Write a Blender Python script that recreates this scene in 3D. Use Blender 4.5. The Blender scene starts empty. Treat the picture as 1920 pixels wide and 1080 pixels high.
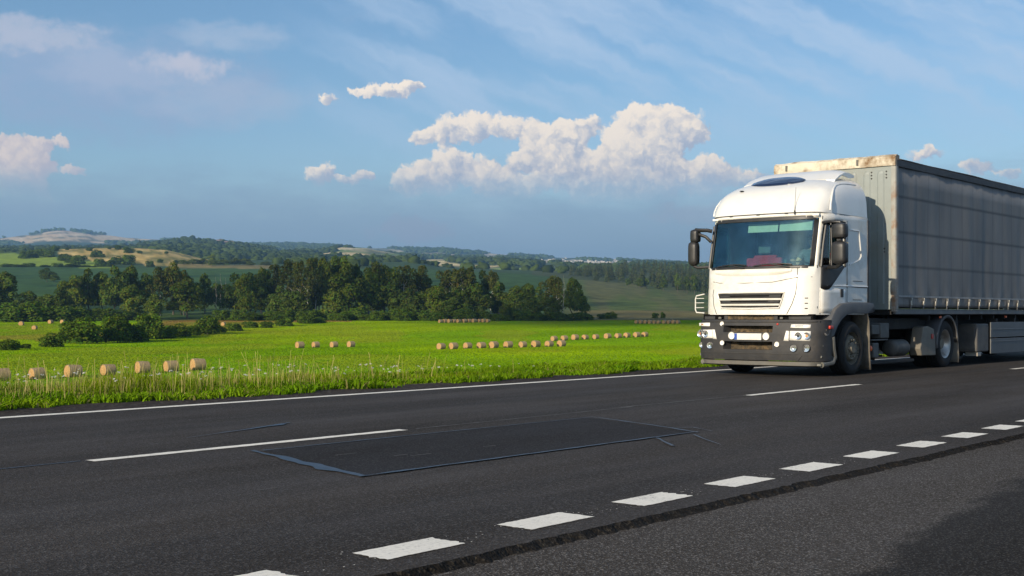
import bpy, bmesh, math, random
import numpy as np
from mathutils import Vector, Matrix, noise as mnoise

random.seed(7)
RNG = np.random.default_rng(7)
R = math.radians
SC = bpy.context.scene
COL = SC.collection

# ------------------------------------------------------------------ measures
FOC = 2350.0            # focal length in photo pixels (1920 wide)
CAMH = 1.1              # eye height above the carriageway
HOR = 589.0             # horizon row
TH = R(40.0)            # heading of the road
DX, DY = math.sin(TH), math.cos(TH)      # along the road
NX, NY = math.cos(TH), -math.sin(TH)     # across the road, towards the camera side


def W(s, t, z=0.0):
    return (s * DX + t * NX, s * DY + t * NY, z)


def ground(px, py, z=0.0):
    Y = FOC * (CAMH - z) / (py - HOR)
    X = (px - 960) / FOC * Y
    return X * DX + Y * DY, X * NX + Y * NY      # s, t


S0, TC = 20.03, -11.05   # truck: bumper corner station and centre line


def front_pt(px, py, X):
    """local (Y, z) of a measured point lying in the truck's cross plane X"""
    s = S0 - X
    k = (px - 960) / FOC
    t = (k * s * DY - s * DX) / (NX - k * NY)
    Yd = s * DY + t * NY
    return t - TC, CAMH + (HOR - py) / FOC * Yd


def side_pt(px, py, Y):
    t = TC + Y
    k = (px - 960) / FOC
    s = (k * t * NY - t * NX) / (DX - k * DY)
    Yd = s * DY + t * NY
    return S0 - s, CAMH + (HOR - py) / FOC * Yd


# ------------------------------------------------------------------ helpers
def tag(o, label=None, cat=None, group=None, kind=None):
    if label: o['label'] = label
    if cat: o['category'] = cat
    if group: o['group'] = group
    if kind: o['kind'] = kind
    return o


def empty(name, loc=(0, 0, 0), rz=0.0):
    o = bpy.data.objects.new(name, None)
    COL.objects.link(o)
    o.location = loc
    o.rotation_euler = (0, 0, rz)
    o.empty_display_size = 0.2
    return o


def link_mesh(name, me, mat=None, parent=None, loc=None):
    o = bpy.data.objects.new(name, me)
    COL.objects.link(o)
    if mat is not None and len(me.materials) == 0:
        me.materials.append(mat)
    if parent is not None:
        o.parent = parent
    if loc is not None:
        o.location = loc
    return o


def copy_tree(o, parent=None):
    c = o.copy()
    COL.objects.link(c)
    c.parent = parent
    for ch in [x for x in bpy.data.objects if x.parent == o]:
        copy_tree(ch, c)
    return c


def quads_mesh(name, V, F, tint=None, smooth=False):
    """mesh from an (n,3) vertex array and an (m,k) face array"""
    V = np.asarray(V, dtype=np.float32)
    F = np.asarray(F, dtype=np.int32)
    k = F.shape[1]
    me = bpy.data.meshes.new(name)
    me.vertices.add(len(V))
    me.vertices.foreach_set('co', V.ravel())
    me.loops.add(F.size)
    me.loops.foreach_set('vertex_index', F.ravel())
    me.polygons.add(len(F))
    me.polygons.foreach_set('loop_start', np.arange(0, F.size, k, dtype=np.int32))
    me.polygons.foreach_set('loop_total', np.full(len(F), k, dtype=np.int32))
    if smooth:
        me.polygons.foreach_set('use_smooth', np.ones(len(F), dtype=bool))
    me.update(calc_edges=True)
    if tint is not None:
        a = me.attributes.new('tint', 'FLOAT_COLOR', 'POINT')
        T = np.ones((len(V), 4), dtype=np.float32)
        T[:, :3] = tint
        a.data.foreach_set('color', T.ravel())
    return me


class MB:
    """collects shapes into one bmesh, then links them as one object"""
    def __init__(self):
        self.bm = bmesh.new()

    def box(self, x0, x1, y0, y1, z0, z1, M=None):
        vs = [self.bm.verts.new(p) for p in
              [(x0, y0, z0), (x1, y0, z0), (x1, y1, z0), (x0, y1, z0),
               (x0, y0, z1), (x1, y0, z1), (x1, y1, z1), (x0, y1, z1)]]
        if M is not None:
            for v in vs: v.co = M @ v.co
        for f in [(3, 2, 1, 0), (4, 5, 6, 7), (0, 1, 5, 4), (1, 2, 6, 5), (2, 3, 7, 6), (3, 0, 4, 7)]:
            self.bm.faces.new([vs[i] for i in f])
        return self

    def prism(self, pts, axis, a, b):
        """polygon pts (2D) extruded along axis 'x','y','z' from a to b"""
        def P(p, q):
            return {'x': (q, p[0], p[1]), 'y': (p[0], q, p[1]), 'z': (p[0], p[1], q)}[axis]
        A = [self.bm.verts.new(P(p, a)) for p in pts]
        B = [self.bm.verts.new(P(p, b)) for p in pts]
        n = len(pts)
        self.bm.faces.new(A)
        self.bm.faces.new(B[::-1])
        for i in range(n):
            self.bm.faces.new([A[i], B[i], B[(i + 1) % n], A[(i + 1) % n]])
        return self

    def grid(self, P, close_u=False, close_v=False):
        """P: list of rows of points"""
        rows = [[self.bm.verts.new(p) for p in r] for r in P]
        nu, nv = len(rows), len(rows[0])
        for i in range(nu if close_u else nu - 1):
            for j in range(nv if close_v else nv - 1):
                a, b = rows[i][j], rows[i][(j + 1) % nv]
                c, d = rows[(i + 1) % nu][(j + 1) % nv], rows[(i + 1) % nu][j]
                try: self.bm.faces.new([a, b, c, d])
                except ValueError: pass
        return rows

    def lathe(self, prof, c=(0, 0, 0), axis='y', n=28):
        """prof: (radius, offset along axis)"""
        P = []
        for k in range(n):
            a = 2 * math.pi * k / n
            ca, sa = math.cos(a), math.sin(a)
            row = []
            for r, h in prof:
                if axis == 'y': p = (c[0] + r * ca, c[1] + h, c[2] + r * sa)
                elif axis == 'x': p = (c[0] + h, c[1] + r * ca, c[2] + r * sa)
                else: p = (c[0] + r * ca, c[1] + r * sa, c[2] + h)
                row.append(p)
            P.append(row)
        self.grid(P, close_u=True)
        return self

    def cyl(self, p, q, r, r2=None, n=12, caps=True):
        r2 = r if r2 is None else r2
        p, q = Vector(p), Vector(q)
        d = (q - p).normalized()
        u = d.orthogonal().normalized()
        v = d.cross(u)
        A = [self.bm.verts.new(p + r * (math.cos(t) * u + math.sin(t) * v)) for t in [2 * math.pi * i / n for i in range(n)]]
        B = [self.bm.verts.new(q + r2 * (math.cos(t) * u + math.sin(t) * v)) for t in [2 * math.pi * i / n for i in range(n)]]
        for i in range(n):
            self.bm.faces.new([A[i], A[(i + 1) % n], B[(i + 1) % n], B[i]])
        if caps:
            self.bm.faces.new(A[::-1]); self.bm.faces.new(B)
        return self

    def tube(self, pts, r, n=8):
        pts = [Vector(p) for p in pts]
        rr = r if isinstance(r, (list, tuple)) else [r] * len(pts)
        P = []
        u = None
        for i, p in enumerate(pts):
            d = (pts[min(i + 1, len(pts) - 1)] - pts[max(i - 1, 0)]).normalized()
            if u is None: u = d.orthogonal().normalized()
            u = (u - d * u.dot(d)).normalized()
            v = d.cross(u)
            P.append([p + rr[i] * (math.cos(2 * math.pi * k / n) * u + math.sin(2 * math.pi * k / n) * v) for k in range(n)])
        rows = self.grid(P, close_v=True)
        self.bm.faces.new(rows[0][::-1]); self.bm.faces.new(rows[-1])
        return self

    def ball(self, c, rx, ry=None, rz=None, n=12):
        ry = ry or rx; rz = rz or rx
        bmesh.ops.create_uvsphere(self.bm, u_segments=n, v_segments=max(6, n // 2 + 2), radius=1.0,
                                  matrix=Matrix.Translation(c) @ Matrix.Diagonal((rx, ry, rz, 1)))
        return self

    def build(self, name, mat=None, parent=None, smooth=35, bevel=0.0, seg=2, solid=0.0, weld=True):
        if weld:
            bmesh.ops.remove_doubles(self.bm, verts=self.bm.verts, dist=1e-5)
        bmesh.ops.recalc_face_normals(self.bm, faces=self.bm.faces)
        me = bpy.data.meshes.new(name)
        self.bm.to_mesh(me)
        self.bm.free()
        if smooth:
            me.polygons.foreach_set('use_smooth', np.ones(len(me.polygons), dtype=bool))
            me.set_sharp_from_angle(angle=R(smooth))
        o = link_mesh(name, me, mat, parent)
        if solid:
            m = o.modifiers.new('solid', 'SOLIDIFY'); m.thickness = solid; m.offset = -1
        if bevel:
            m = o.modifiers.new('bevel', 'BEVEL'); m.width = bevel; m.segments = seg; m.limit_method = 'ANGLE'; m.angle_limit = R(40)
            m.harden_normals = False
        return o


# ------------------------------------------------------------------ materials
MATS = {}


def nodes_of(m):
    m.use_nodes = True
    nt = m.node_tree
    return nt, nt.nodes, nt.links


def mk(name, base, rough=0.5, metal=0.0, var=0.12, scale=6.0, detail=5.0, bump=0.0, bscale=None, coat=0.0,
       spec=0.5, dirt=None, dirt_amt=0.0, dirt_scale=2.0, dirt_lo=0.48, stretch=None, trans=0.0, alpha=None):
    """procedural surface: noise-varied colour, roughness and bump, with optional dirt patches"""
    m = bpy.data.materials.new(name)
    nt, N, L = nodes_of(m)
    b = N['Principled BSDF']
    tc = N.new('ShaderNodeTexCoord')
    src = tc.outputs['Object']
    if stretch:
        mp = N.new('ShaderNodeMapping'); mp.inputs['Scale'].default_value = stretch
        L.new(src, mp.inputs['Vector']); src = mp.outputs['Vector']
    nz = N.new('ShaderNodeTexNoise'); nz.inputs['Scale'].default_value = scale; nz.inputs['Detail'].default_value = detail
    nz.inputs['Roughness'].default_value = 0.6
    L.new(src, nz.inputs['Vector'])
    cr = N.new('ShaderNodeValToRGB')
    cr.color_ramp.elements[0].position = 0.3; cr.color_ramp.elements[1].position = 0.7
    cr.color_ramp.elements[0].color = tuple(max(0, c * (1 - var)) for c in base) + (1,)
    cr.color_ramp.elements[1].color = tuple(min(1, c * (1 + var)) for c in base) + (1,)
    L.new(nz.outputs['Fac'], cr.inputs['Fac'])
    colour = cr.outputs['Color']
    if dirt is not None:
        n2 = N.new('ShaderNodeTexNoise'); n2.inputs['Scale'].default_value = dirt_scale; n2.inputs['Detail'].default_value = 8
        n2.inputs['Roughness'].default_value = 0.68
        L.new(src, n2.inputs['Vector'])
        mr = N.new('ShaderNodeMapRange'); mr.inputs['From Min'].default_value = dirt_lo; mr.inputs['From Max'].default_value = dirt_lo + 0.22
        mr.inputs['To Min'].default_value = 0; mr.inputs['To Max'].default_value = dirt_amt
        L.new(n2.outputs['Fac'], mr.inputs['Value'])
        mx = N.new('ShaderNodeMixRGB'); mx.inputs['Color2'].default_value = tuple(dirt) + (1,)
        L.new(mr.outputs['Result'], mx.inputs['Fac']); L.new(colour, mx.inputs['Color1'])
        colour = mx.outputs['Color']
    L.new(colour, b.inputs['Base Color'])
    b.inputs['Roughness'].default_value = rough
    b.inputs['Metallic'].default_value = metal
    b.inputs['Specular IOR Level'].default_value = spec
    b.inputs['Coat Weight'].default_value = coat
    b.inputs['Coat Roughness'].default_value = 0.08
    if bump:
        n3 = N.new('ShaderNodeTexNoise'); n3.inputs['Scale'].default_value = bscale or scale * 4; n3.inputs['Detail'].default_value = 6
        L.new(src, n3.inputs['Vector'])
        bp = N.new('ShaderNodeBump'); bp.inputs['Strength'].default_value = bump; bp.inputs['Distance'].default_value = 0.02
        L.new(n3.outputs['Fac'], bp.inputs['Height']); L.new(bp.outputs['Normal'], b.inputs['Normal'])
    MATS[name] = m
    return m


def leaf_mat(name, base, var=0.35, translucency=0.35, rough=0.6, hue=(1.25, 1.0, 0.7)):
    """foliage: per-clump tint attribute times the leaf colour, with light coming through"""
    m = bpy.data.materials.new(name)
    nt, N, L = nodes_of(m)
    N.remove(N['Principled BSDF'])
    out = N['Material Output']
    at = N.new('ShaderNodeAttribute'); at.attribute_name = 'tint'
    mul = N.new('ShaderNodeMixRGB'); mul.blend_type = 'MULTIPLY'; mul.inputs['Fac'].default_value = 1
    mul.inputs['Color1'].default_value = tuple(base) + (1,)
    L.new(at.outputs['Color'], mul.inputs['Color2'])
    oi = N.new('ShaderNodeObjectInfo')
    mr = N.new('ShaderNodeMapRange'); mr.inputs['To Min'].default_value = 1 - var; mr.inputs['To Max'].default_value = 1 + var
    L.new(oi.outputs['Random'], mr.inputs['Value'])
    vm = N.new('ShaderNodeVectorMath'); vm.operation = 'SCALE'
    L.new(mul.outputs['Color'], vm.inputs[0]); L.new(mr.outputs['Result'], vm.inputs['Scale'])
    df = N.new('ShaderNodeBsdfDiffuse'); L.new(vm.outputs['Vector'], df.inputs['Color'])
    t2 = N.new('ShaderNodeVectorMath'); t2.operation = 'MULTIPLY'; t2.inputs[1].default_value = hue
    L.new(vm.outputs['Vector'], t2.inputs[0])
    tr = N.new('ShaderNodeBsdfTranslucent'); L.new(t2.outputs['Vector'], tr.inputs['Color'])
    mx = N.new('ShaderNodeMixShader'); mx.inputs['Fac'].default_value = translucency
    L.new(df.outputs[0], mx.inputs[1]); L.new(tr.outputs[0], mx.inputs[2])
    L.new(mx.outputs[0], out.inputs['Surface'])
    MATS[name] = m
    return m


def glass_mat(name, tint, refl=0.12, rough=0.02, gloss=(1, 1, 1)):
    m = bpy.data.materials.new(name)
    nt, N, L = nodes_of(m)
    N.remove(N['Principled BSDF'])
    out = N['Material Output']
    tr = N.new('ShaderNodeBsdfTransparent'); tr.inputs['Color'].default_value = tuple(tint) + (1,)
    gl = N.new('ShaderNodeBsdfGlossy'); gl.inputs['Roughness'].default_value = rough; gl.inputs['Color'].default_value = tuple(gloss) + (1,)
    tc = N.new('ShaderNodeTexCoord')
    nz = N.new('ShaderNodeTexNoise'); nz.inputs['Scale'].default_value = 2.5; nz.inputs['Detail'].default_value = 4
    L.new(tc.outputs['Object'], nz.inputs['Vector'])
    fr = N.new('ShaderNodeFresnel'); fr.inputs['IOR'].default_value = 1.5
    ad = N.new('ShaderNodeMath'); ad.operation = 'MULTIPLY_ADD'
    L.new(nz.outputs['Fac'], ad.inputs[0]); ad.inputs[1].default_value = refl * 0.8; L.new(fr.outputs['Fac'], ad.inputs[2])
    mx = N.new('ShaderNodeMixShader')
    L.new(ad.outputs[0], mx.inputs['Fac']); L.new(tr.outputs[0], mx.inputs[1]); L.new(gl.outputs[0], mx.inputs[2])
    L.new(mx.outputs[0], out.inputs['Surface'])
    MATS[name] = m
    return m


def asphalt_mat(name, base, speck=0.5, scale=90.0, rough=0.72, bump=0.35, track=None, stain=0.25, stone=(0.30, 0.29, 0.28)):
    """asphalt: voronoi stones in dark binder, long worn bands along the road, stains"""
    m = bpy.data.materials.new(name)
    nt, N, L = nodes_of(m)
    b = N['Principled BSDF']
    tc = N.new('ShaderNodeTexCoord')
    vo = N.new('ShaderNodeTexVoronoi'); vo.inputs['Scale'].default_value = scale
    L.new(tc.outputs['Object'], vo.inputs['Vector'])
    sx = N.new('ShaderNodeSeparateColor'); L.new(vo.outputs['Color'], sx.inputs['Color'])
    st = N.new('ShaderNodeMapRange'); st.inputs['From Min'].default_value = 0.72; st.inputs['From Max'].default_value = 1.0
    st.inputs['To Min'].default_value = 0; st.inputs['To Max'].default_value = speck
    L.new(sx.outputs['Red'], st.inputs['Value'])
    nz = N.new('ShaderNodeTexNoise'); nz.inputs['Scale'].default_value = 0.55; nz.inputs['Detail'].default_value = 7; nz.inputs['Roughness'].default_value = 0.62
    mp = N.new('ShaderNodeMapping'); mp.inputs['Scale'].default_value = (0.35, 1.6, 1)   # object X runs along the road
    L.new(tc.outputs['Object'], mp.inputs['Vector']); L.new(mp.outputs['Vector'], nz.inputs['Vector'])
    cr = N.new('ShaderNodeValToRGB')
    cr.color_ramp.elements[0].position = 0.32; cr.color_ramp.elements[1].position = 0.68
    cr.color_ramp.elements[0].color = (base[0] * (1 - stain) * 1.05, base[1] * (1 - stain), base[2] * (1 - stain) * 0.92, 1)
    cr.color_ramp.elements[1].color = (base[0] * (1 + stain) * 0.97, base[1] * (1 + stain), base[2] * (1 + stain) * 1.07, 1)
    L.new(nz.outputs['Fac'], cr.inputs['Fac'])
    fine = N.new('ShaderNodeTexNoise'); fine.inputs['Scale'].default_value = 45; fine.inputs['Detail'].default_value = 3
    L.new(tc.outputs['Object'], fine.inputs['Vector'])
    fm = N.new('ShaderNodeMapRange'); fm.inputs['From Min'].default_value = 0.3; fm.inputs['From Max'].default_value = 0.7
    fm.inputs['To Min'].default_value = 0.6; fm.inputs['To Max'].default_value = 1.4
    L.new(fine.outputs['Fac'], fm.inputs['Value'])
    sc = N.new('ShaderNodeVectorMath'); sc.operation = 'SCALE'
    L.new(cr.outputs['Color'], sc.inputs[0]); L.new(fm.outputs['Result'], sc.inputs['Scale'])
    tone = sc.outputs['Vector']
    if track:                                        # polished wheel paths, one pair per lane
        sp = N.new('ShaderNodeSeparateXYZ'); L.new(tc.outputs['Object'], sp.inputs[0])
        ph = N.new('ShaderNodeMath'); ph.operation = 'MULTIPLY_ADD'; ph.inputs[1].default_value = 2 * math.pi / track[1]; ph.inputs[2].default_value = -track[0] * 2 * math.pi / track[1]
        L.new(sp.outputs['Y'], ph.inputs[0])
        cs = N.new('ShaderNodeMath'); cs.operation = 'COSINE'; L.new(ph.outputs[0], cs.inputs[0])
        ln = N.new('ShaderNodeTexNoise'); ln.inputs['Scale'].default_value = 1.0; ln.inputs['Detail'].default_value = 5
        lm = N.new('ShaderNodeMapping'); lm.inputs['Scale'].default_value = (.12, 2.4, 1); L.new(tc.outputs['Object'], lm.inputs[0]); L.new(lm.outputs[0], ln.inputs['Vector'])
        am = N.new('ShaderNodeMath'); am.operation = 'MULTIPLY_ADD'; am.inputs[1].default_value = .10; L.new(cs.outputs[0], am.inputs[0])
        lr = N.new('ShaderNodeMapRange'); lr.inputs['From Min'].default_value = .3; lr.inputs['From Max'].default_value = .7; lr.inputs['To Min'].default_value = .80; lr.inputs['To Max'].default_value = 1.2
        L.new(ln.outputs['Fac'], lr.inputs['Value']); L.new(lr.outputs[0], am.inputs[2])
        tn = N.new('ShaderNodeVectorMath'); tn.operation = 'SCALE'; L.new(tone, tn.inputs[0]); L.new(am.outputs[0], tn.inputs['Scale']); tone = tn.outputs['Vector']
    mx = N.new('ShaderNodeMixRGB'); mx.inputs['Color2'].default_value = tuple(stone) + (1,)
    L.new(st.outputs['Result'], mx.inputs['Fac']); L.new(tone, mx.inputs['Color1'])
    L.new(mx.outputs['Color'], b.inputs['Base Color'])
    rr = N.new('ShaderNodeMapRange'); rr.inputs['To Min'].default_value = rough + 0.12; rr.inputs['To Max'].default_value = rough - 0.12
    L.new(nz.outputs['Fac'], rr.inputs['Value']); L.new(rr.outputs['Result'], b.inputs['Roughness'])
    b.inputs['Specular IOR Level'].default_value = 0.12
    bp = N.new('ShaderNodeBump'); bp.inputs['Strength'].default_value = bump; bp.inputs['Distance'].default_value = 0.006
    L.new(vo.outputs['Distance'], bp.inputs['Height']); L.new(bp.outputs['Normal'], b.inputs['Normal'])
    MATS[name] = m
    return m


def paint_mat(name, base=(0.74, 0.72, 0.66), wear=0.35):
    m = bpy.data.materials.new(name)
    nt, N, L = nodes_of(m)
    b = N['Principled BSDF']
    tc = N.new('ShaderNodeTexCoord')
    nz = N.new('ShaderNodeTexNoise'); nz.inputs['Scale'].default_value = 38; nz.inputs['Detail'].default_value = 6; nz.inputs['Roughness'].default_value = 0.7
    L.new(tc.outputs['Object'], nz.inputs['Vector'])
    n2 = N.new('ShaderNodeTexNoise'); n2.inputs['Scale'].default_value = 2.2; n2.inputs['Detail'].default_value = 5
    L.new(tc.outputs['Object'], n2.inputs['Vector'])
    ad = N.new('ShaderNodeMath'); ad.operation = 'MULTIPLY_ADD'; ad.inputs[1].default_value = 0.55
    L.new(n2.outputs['Fac'], ad.inputs[0]); L.new(nz.outputs['Fac'], ad.inputs[2])
    cr = N.new('ShaderNodeValToRGB')
    e = cr.color_ramp.elements
    e[0].position = 0.54; e[0].color = (0.10, 0.095, 0.085, 1)
    e[1].position = 0.64; e[1].color = tuple(c * 0.82 for c in base) + (1,)
    e2 = e.new(0.8); e2.color = tuple(base) + (1,)
    L.new(ad.outputs[0], cr.inputs['Fac'])
    L.new(cr.outputs['Color'], b.inputs['Base Color'])
    b.inputs['Roughness'].default_value = 0.75
    bp = N.new('ShaderNodeBump'); bp.inputs['Strength'].default_value = 0.5; bp.inputs['Distance'].default_value = 0.004
    L.new(nz.outputs['Fac'], bp.inputs['Height']); L.new(bp.outputs['Normal'], b.inputs['Normal'])
    MATS[name] = m
    return m


# ------------------------------------------------------------------ camera, sun
cam = bpy.data.cameras.new('camera')
cam.sensor_width = 36.0
cam.lens = FOC / 1920 * 36.0
cam.shift_y = (HOR - 540) / 1920
cam.clip_start = 0.1
cam.clip_end = 40000
camo = bpy.data.objects.new('camera', cam)
COL.objects.link(camo)
camo.location = (0, 0, CAMH)
camo.rotation_euler = (R(90), 0, 0)
SC.camera = camo

SUN_EL, SUN_BETA = R(19), R(3.0)
sv = Vector((-DX * math.cos(SUN_BETA) + NX * math.sin(SUN_BETA), -DY * math.cos(SUN_BETA) + NY * math.sin(SUN_BETA), 0)) * math.cos(SUN_EL)
sv.z = math.sin(SUN_EL)
sun = bpy.data.lights.new('sun', 'SUN')
sun.energy = 5.0
sun.angle = R(0.5)
sun.color = (1.0, 0.86, 0.66)
suno = bpy.data.objects.new('sun', sun)
COL.objects.link(suno)
suno.rotation_euler = sv.to_track_quat('Z', 'Y').to_euler()
suno.location = (-30, -40, 40)

SC.view_settings.view_transform = 'Standard'
SC.view_settings.look = 'None'
SC.view_settings.exposure = 0.35
SC.view_settings.gamma = 1.0
SC.view_settings.use_curve_mapping = False

# ------------------------------------------------------------------ sky and clouds (world)
world = bpy.data.worlds.new('World')
SC.world = world
world.use_nodes = True
WT = world.node_tree
WN, WL = WT.nodes, WT.links
for n in list(WN): WN.remove(n)


def wmath(op, a=None, b=None, c=None, clamp=False):
    n = WN.new('ShaderNodeMath'); n.operation = op; n.use_clamp = clamp
    for i, v in enumerate((a, b, c)):
        if v is None: continue
        if isinstance(v, (int, float)): n.inputs[i].default_value = v
        else: WL.new(v, n.inputs[i])
    return n.outputs[0]


def wvec(op, a=None, b=None, c=None, out='Vector'):
    n = WN.new('ShaderNodeVectorMath'); n.operation = op
    for i, v in enumerate((a, b, c)):
        if v is None: continue
        if isinstance(v, (tuple, list)): n.inputs[i].default_value = v
        elif isinstance(v, (int, float)): n.inputs['Scale'].default_value = v
        else: WL.new(v, n.inputs[i])
    return n.outputs[out]


def wnoise(vec, scale, detail=6, rough=0.6):
    n = WN.new('ShaderNodeTexNoise'); n.noise_dimensions = '2D'; n.inputs['Scale'].default_value = scale
    n.inputs['Detail'].default_value = detail; n.inputs['Roughness'].default_value = rough
    WL.new(vec, n.inputs['Vector'])
    return n


def wmix(fac, a, b):
    n = WN.new('ShaderNodeMixRGB')
    for key, v in (('Fac', fac), ('Color1', a), ('Color2', b)):
        if isinstance(v, (tuple, list)): n.inputs[key].default_value = tuple(v) + (1,)
        elif isinstance(v, (int, float)): n.inputs[key].default_value = v
        else: WL.new(v, n.inputs[key])
    return n.outputs['Color']


def wstep(v, lo, hi, tmin=0.0, tmax=1.0):
    n = WN.new('ShaderNodeMapRange'); n.interpolation_type = 'SMOOTHSTEP'
    n.inputs['From Min'].default_value = lo; n.inputs['From Max'].default_value = hi
    n.inputs['To Min'].default_value = tmin; n.inputs['To Max'].default_value = tmax
    WL.new(v, n.inputs['Value'])
    return n.outputs['Result']


U = 0.01                                     # one cloud unit = 0.01 rad


def ae(px, py):
    """azimuth / elevation (in cloud units) of a measured sky point"""
    a = math.atan((px - 960) / FOC)
    e = math.atan((HOR - py) / FOC * math.cos(a))
    return a / U, e / U


wtc = WN.new('ShaderNodeTexCoord')
wsep = WN.new('ShaderNodeSeparateXYZ')
WL.new(wtc.outputs['Generated'], wsep.inputs[0])
az = wmath('ARCTAN2', wsep.outputs['X'], wsep.outputs['Y'])
el = wmath('ARCSINE', wsep.outputs['Z'])
wcb = WN.new('ShaderNodeCombineXYZ')
WL.new(wmath('MULTIPLY', az, 1 / U), wcb.inputs[0])
WL.new(wmath('MULTIPLY', el, 1 / U), wcb.inputs[1])
P0 = wcb.outputs[0]
# ragged, billowing edges: two scales of warping
n1 = wnoise(P0, 0.55, 3, 0.5)
w1 = wvec('MULTIPLY_ADD', wvec('SUBTRACT', n1.outputs['Color'], (0.5, 0.5, 0.5)), (1.6, 1.3, 0), P0)
n2 = wnoise(P0, 2.6, 5, 0.62)
P1 = wvec('MULTIPLY_ADD', wvec('SUBTRACT', n2.outputs['Color'], (0.5, 0.5, 0.5)), (0.62, 0.62, 0), w1)

PUFFS = []
S6 = lambda x, y: (700 + x / 2.4, 150 + y / 2.4)
for x, y, r in [(215, 245, 40), (320, 228, 60), (430, 215, 60), (495, 200, 52), (600, 212, 50), (690, 228, 48), (770, 240, 50), (860, 240, 48),
                (930, 228, 46), (985, 212, 38), (1215, 160, 60), (1150, 190, 58), (1250, 220, 85), (1340, 182, 58), (1405, 215, 66), (1440, 240, 48),
                (1100, 262, 55), (1200, 280, 90), (1310, 285, 85), (1130, 310, 70), (1010, 385, 60), (1095, 372, 80), (1200, 360, 90), (1290, 385, 85), (1350, 415, 60),
                (335, 372, 56), (380, 378, 48), (270, 405, 60), (195, 440, 58), (135, 470, 42), (250, 460, 60), (345, 450, 60), (480, 410, 60), (530, 465, 70), (610, 485, 55),
                (650, 375, 46), (700, 350, 46), (770, 320, 70), (850, 285, 75), (880, 345, 75), (810, 415, 66), (900, 440, 80), (710, 490, 50), (1000, 475, 75), (1150, 470, 85),
                (1430, 425, 58), (1505, 392, 54), (1540, 430, 60), (1475, 455, 60), (1300, 480, 70), (1655, 452, 46), (1722, 442, 42)]:
    a, b = S6(x, y)
    PUFFS.append((a, b, r / 2.4 * 1.55, r / 2.4 * 1.35))
PUFFS += [(592, 330, 25, 20), (616, 322, 22, 18), (645, 336, 18, 10), (672, 330, 20, 15), (694, 328, 14, 11),
          (735, 168, 66, 15), (690, 174, 40, 9), (770, 163, 34, 12), (610, 183, 20, 10),
          (10, 266, 60, 16), (85, 272, 20, 16), (118, 268, 14, 16), (50, 300, 50, 34), (10, 330, 60, 40), (70, 318, 34, 20), (138, 318, 26, 10),
          (20, 370, 80, 34), (85, 382, 36, 18), (35, 345, 50, 40), (-40, 320, 90, 70),
          (1735, 290, 40, 12), (1830, 312, 36, 16), (1890, 322, 26, 12)]
facc = None
lacc = None
Lx, Ly = -0.55, 0.62
for (x, y, rx, ry) in PUFFS:
    ca, ce = ae(x, y)
    ia, ie = U * FOC / rx, U * FOC / ry
    v = wvec('MULTIPLY_ADD', P1, (ia, ie, 0), (-ca * ia, -ce * ie, 0))
    d2 = wvec('DOT_PRODUCT', v, v, out='Value')
    b = wmath('MULTIPLY_ADD', d2, -0.8, 1.0, clamp=True)
    l = wvec('DOT_PRODUCT', v, (Lx, Ly, 0), out='Value')
    facc = b if facc is None else wmath('ADD', facc, b)
    lacc = wmath('MULTIPLY', b, l) if lacc is None else wmath('MULTIPLY_ADD', b, l, lacc)
vor = WN.new('ShaderNodeTexVoronoi'); vor.feature = 'SMOOTH_F1'; vor.voronoi_dimensions = '2D'; vor.inputs['Scale'].default_value = 1.15
vor.inputs['Detail'].default_value = 2.0; vor.inputs['Roughness'].default_value = 0.55
WL.new(P1, vor.inputs['Vector'])
vd = vor.outputs['Distance']
dens = wmath('MULTIPLY_ADD', vd, -0.5, wmath('ADD', facc, 0.16))
alpha = wstep(dens, 0.10, 0.58)
# cloud bases dissolve towards the haze layer
sepP = WN.new('ShaderNodeSeparateXYZ'); WL.new(P1, sepP.inputs[0])
elu = sepP.outputs['Y']
azu = sepP.outputs['X']
base_fade = wstep(elu, ae(960, 392)[1], ae(960, 315)[1], 0.05, 1.0)
alpha = wmath('MULTIPLY', alpha, base_fade)
lnorm = wmath('DIVIDE', lacc, wmath('ADD', facc, 0.15))
lit = wmath('ADD', wmath('MULTIPLY_ADD', lnorm, 0.72, 0.74), wmath('MULTIPLY_ADD', vd, -0.55, 0.22))
lit = wmath('ADD', lit, wmath('MULTIPLY_ADD', n2.outputs['Fac'], 0.3, -0.15))
lit = wmath('MULTIPLY', lit, wstep(elu, ae(960, 372)[1], ae(960, 250)[1], 0.62, 1.0))
litc = wstep(lit, 0.12, 0.85)
ccol = wmix(litc, (0.41, 0.45, 0.54), (0.96, 0.83, 0.68))
# warmer, rosier cloud low on the left
ccol = wmix(wstep(azu, ae(330, 300)[0], ae(60, 300)[0], 0.0, 0.45), ccol, (0.60, 0.47, 0.46))

sky = WN.new('ShaderNodeTexSky'); sky.sky_type = 'NISHITA'; sky.sun_disc = False
sky.sun_elevation = SUN_EL
sky.sun_rotation = math.atan2(sv.x, sv.y)
sky.altitude = 400; sky.air_density = 1.0; sky.dust_density = 0.8; sky.ozone_density = 2.0
SKYS = 0.105
skyc = wvec('SCALE', sky.outputs['Color'], SKYS)
hs = WN.new('ShaderNodeHueSaturation'); hs.inputs['Saturation'].default_value = 1.14; hs.inputs['Value'].default_value = 1.0
WL.new(skyc, hs.inputs['Color'])
bg = hs.outputs['Color']
# grey-blue distant cloud layer above the horizon
lay = wnoise(wvec('MULTIPLY', P0, (0.12, 0.5, 0)), 1.2, 6, 0.6)
layer = wmath('MULTIPLY', wstep(wmath('MULTIPLY_ADD', lay.outputs['Fac'], 5.0, elu), ae(960, 330)[1] + 4.2, ae(960, 420)[1] + 2.2), 0.72)
bg = wmix(layer, bg, (0.245, 0.330, 0.440))
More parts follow.
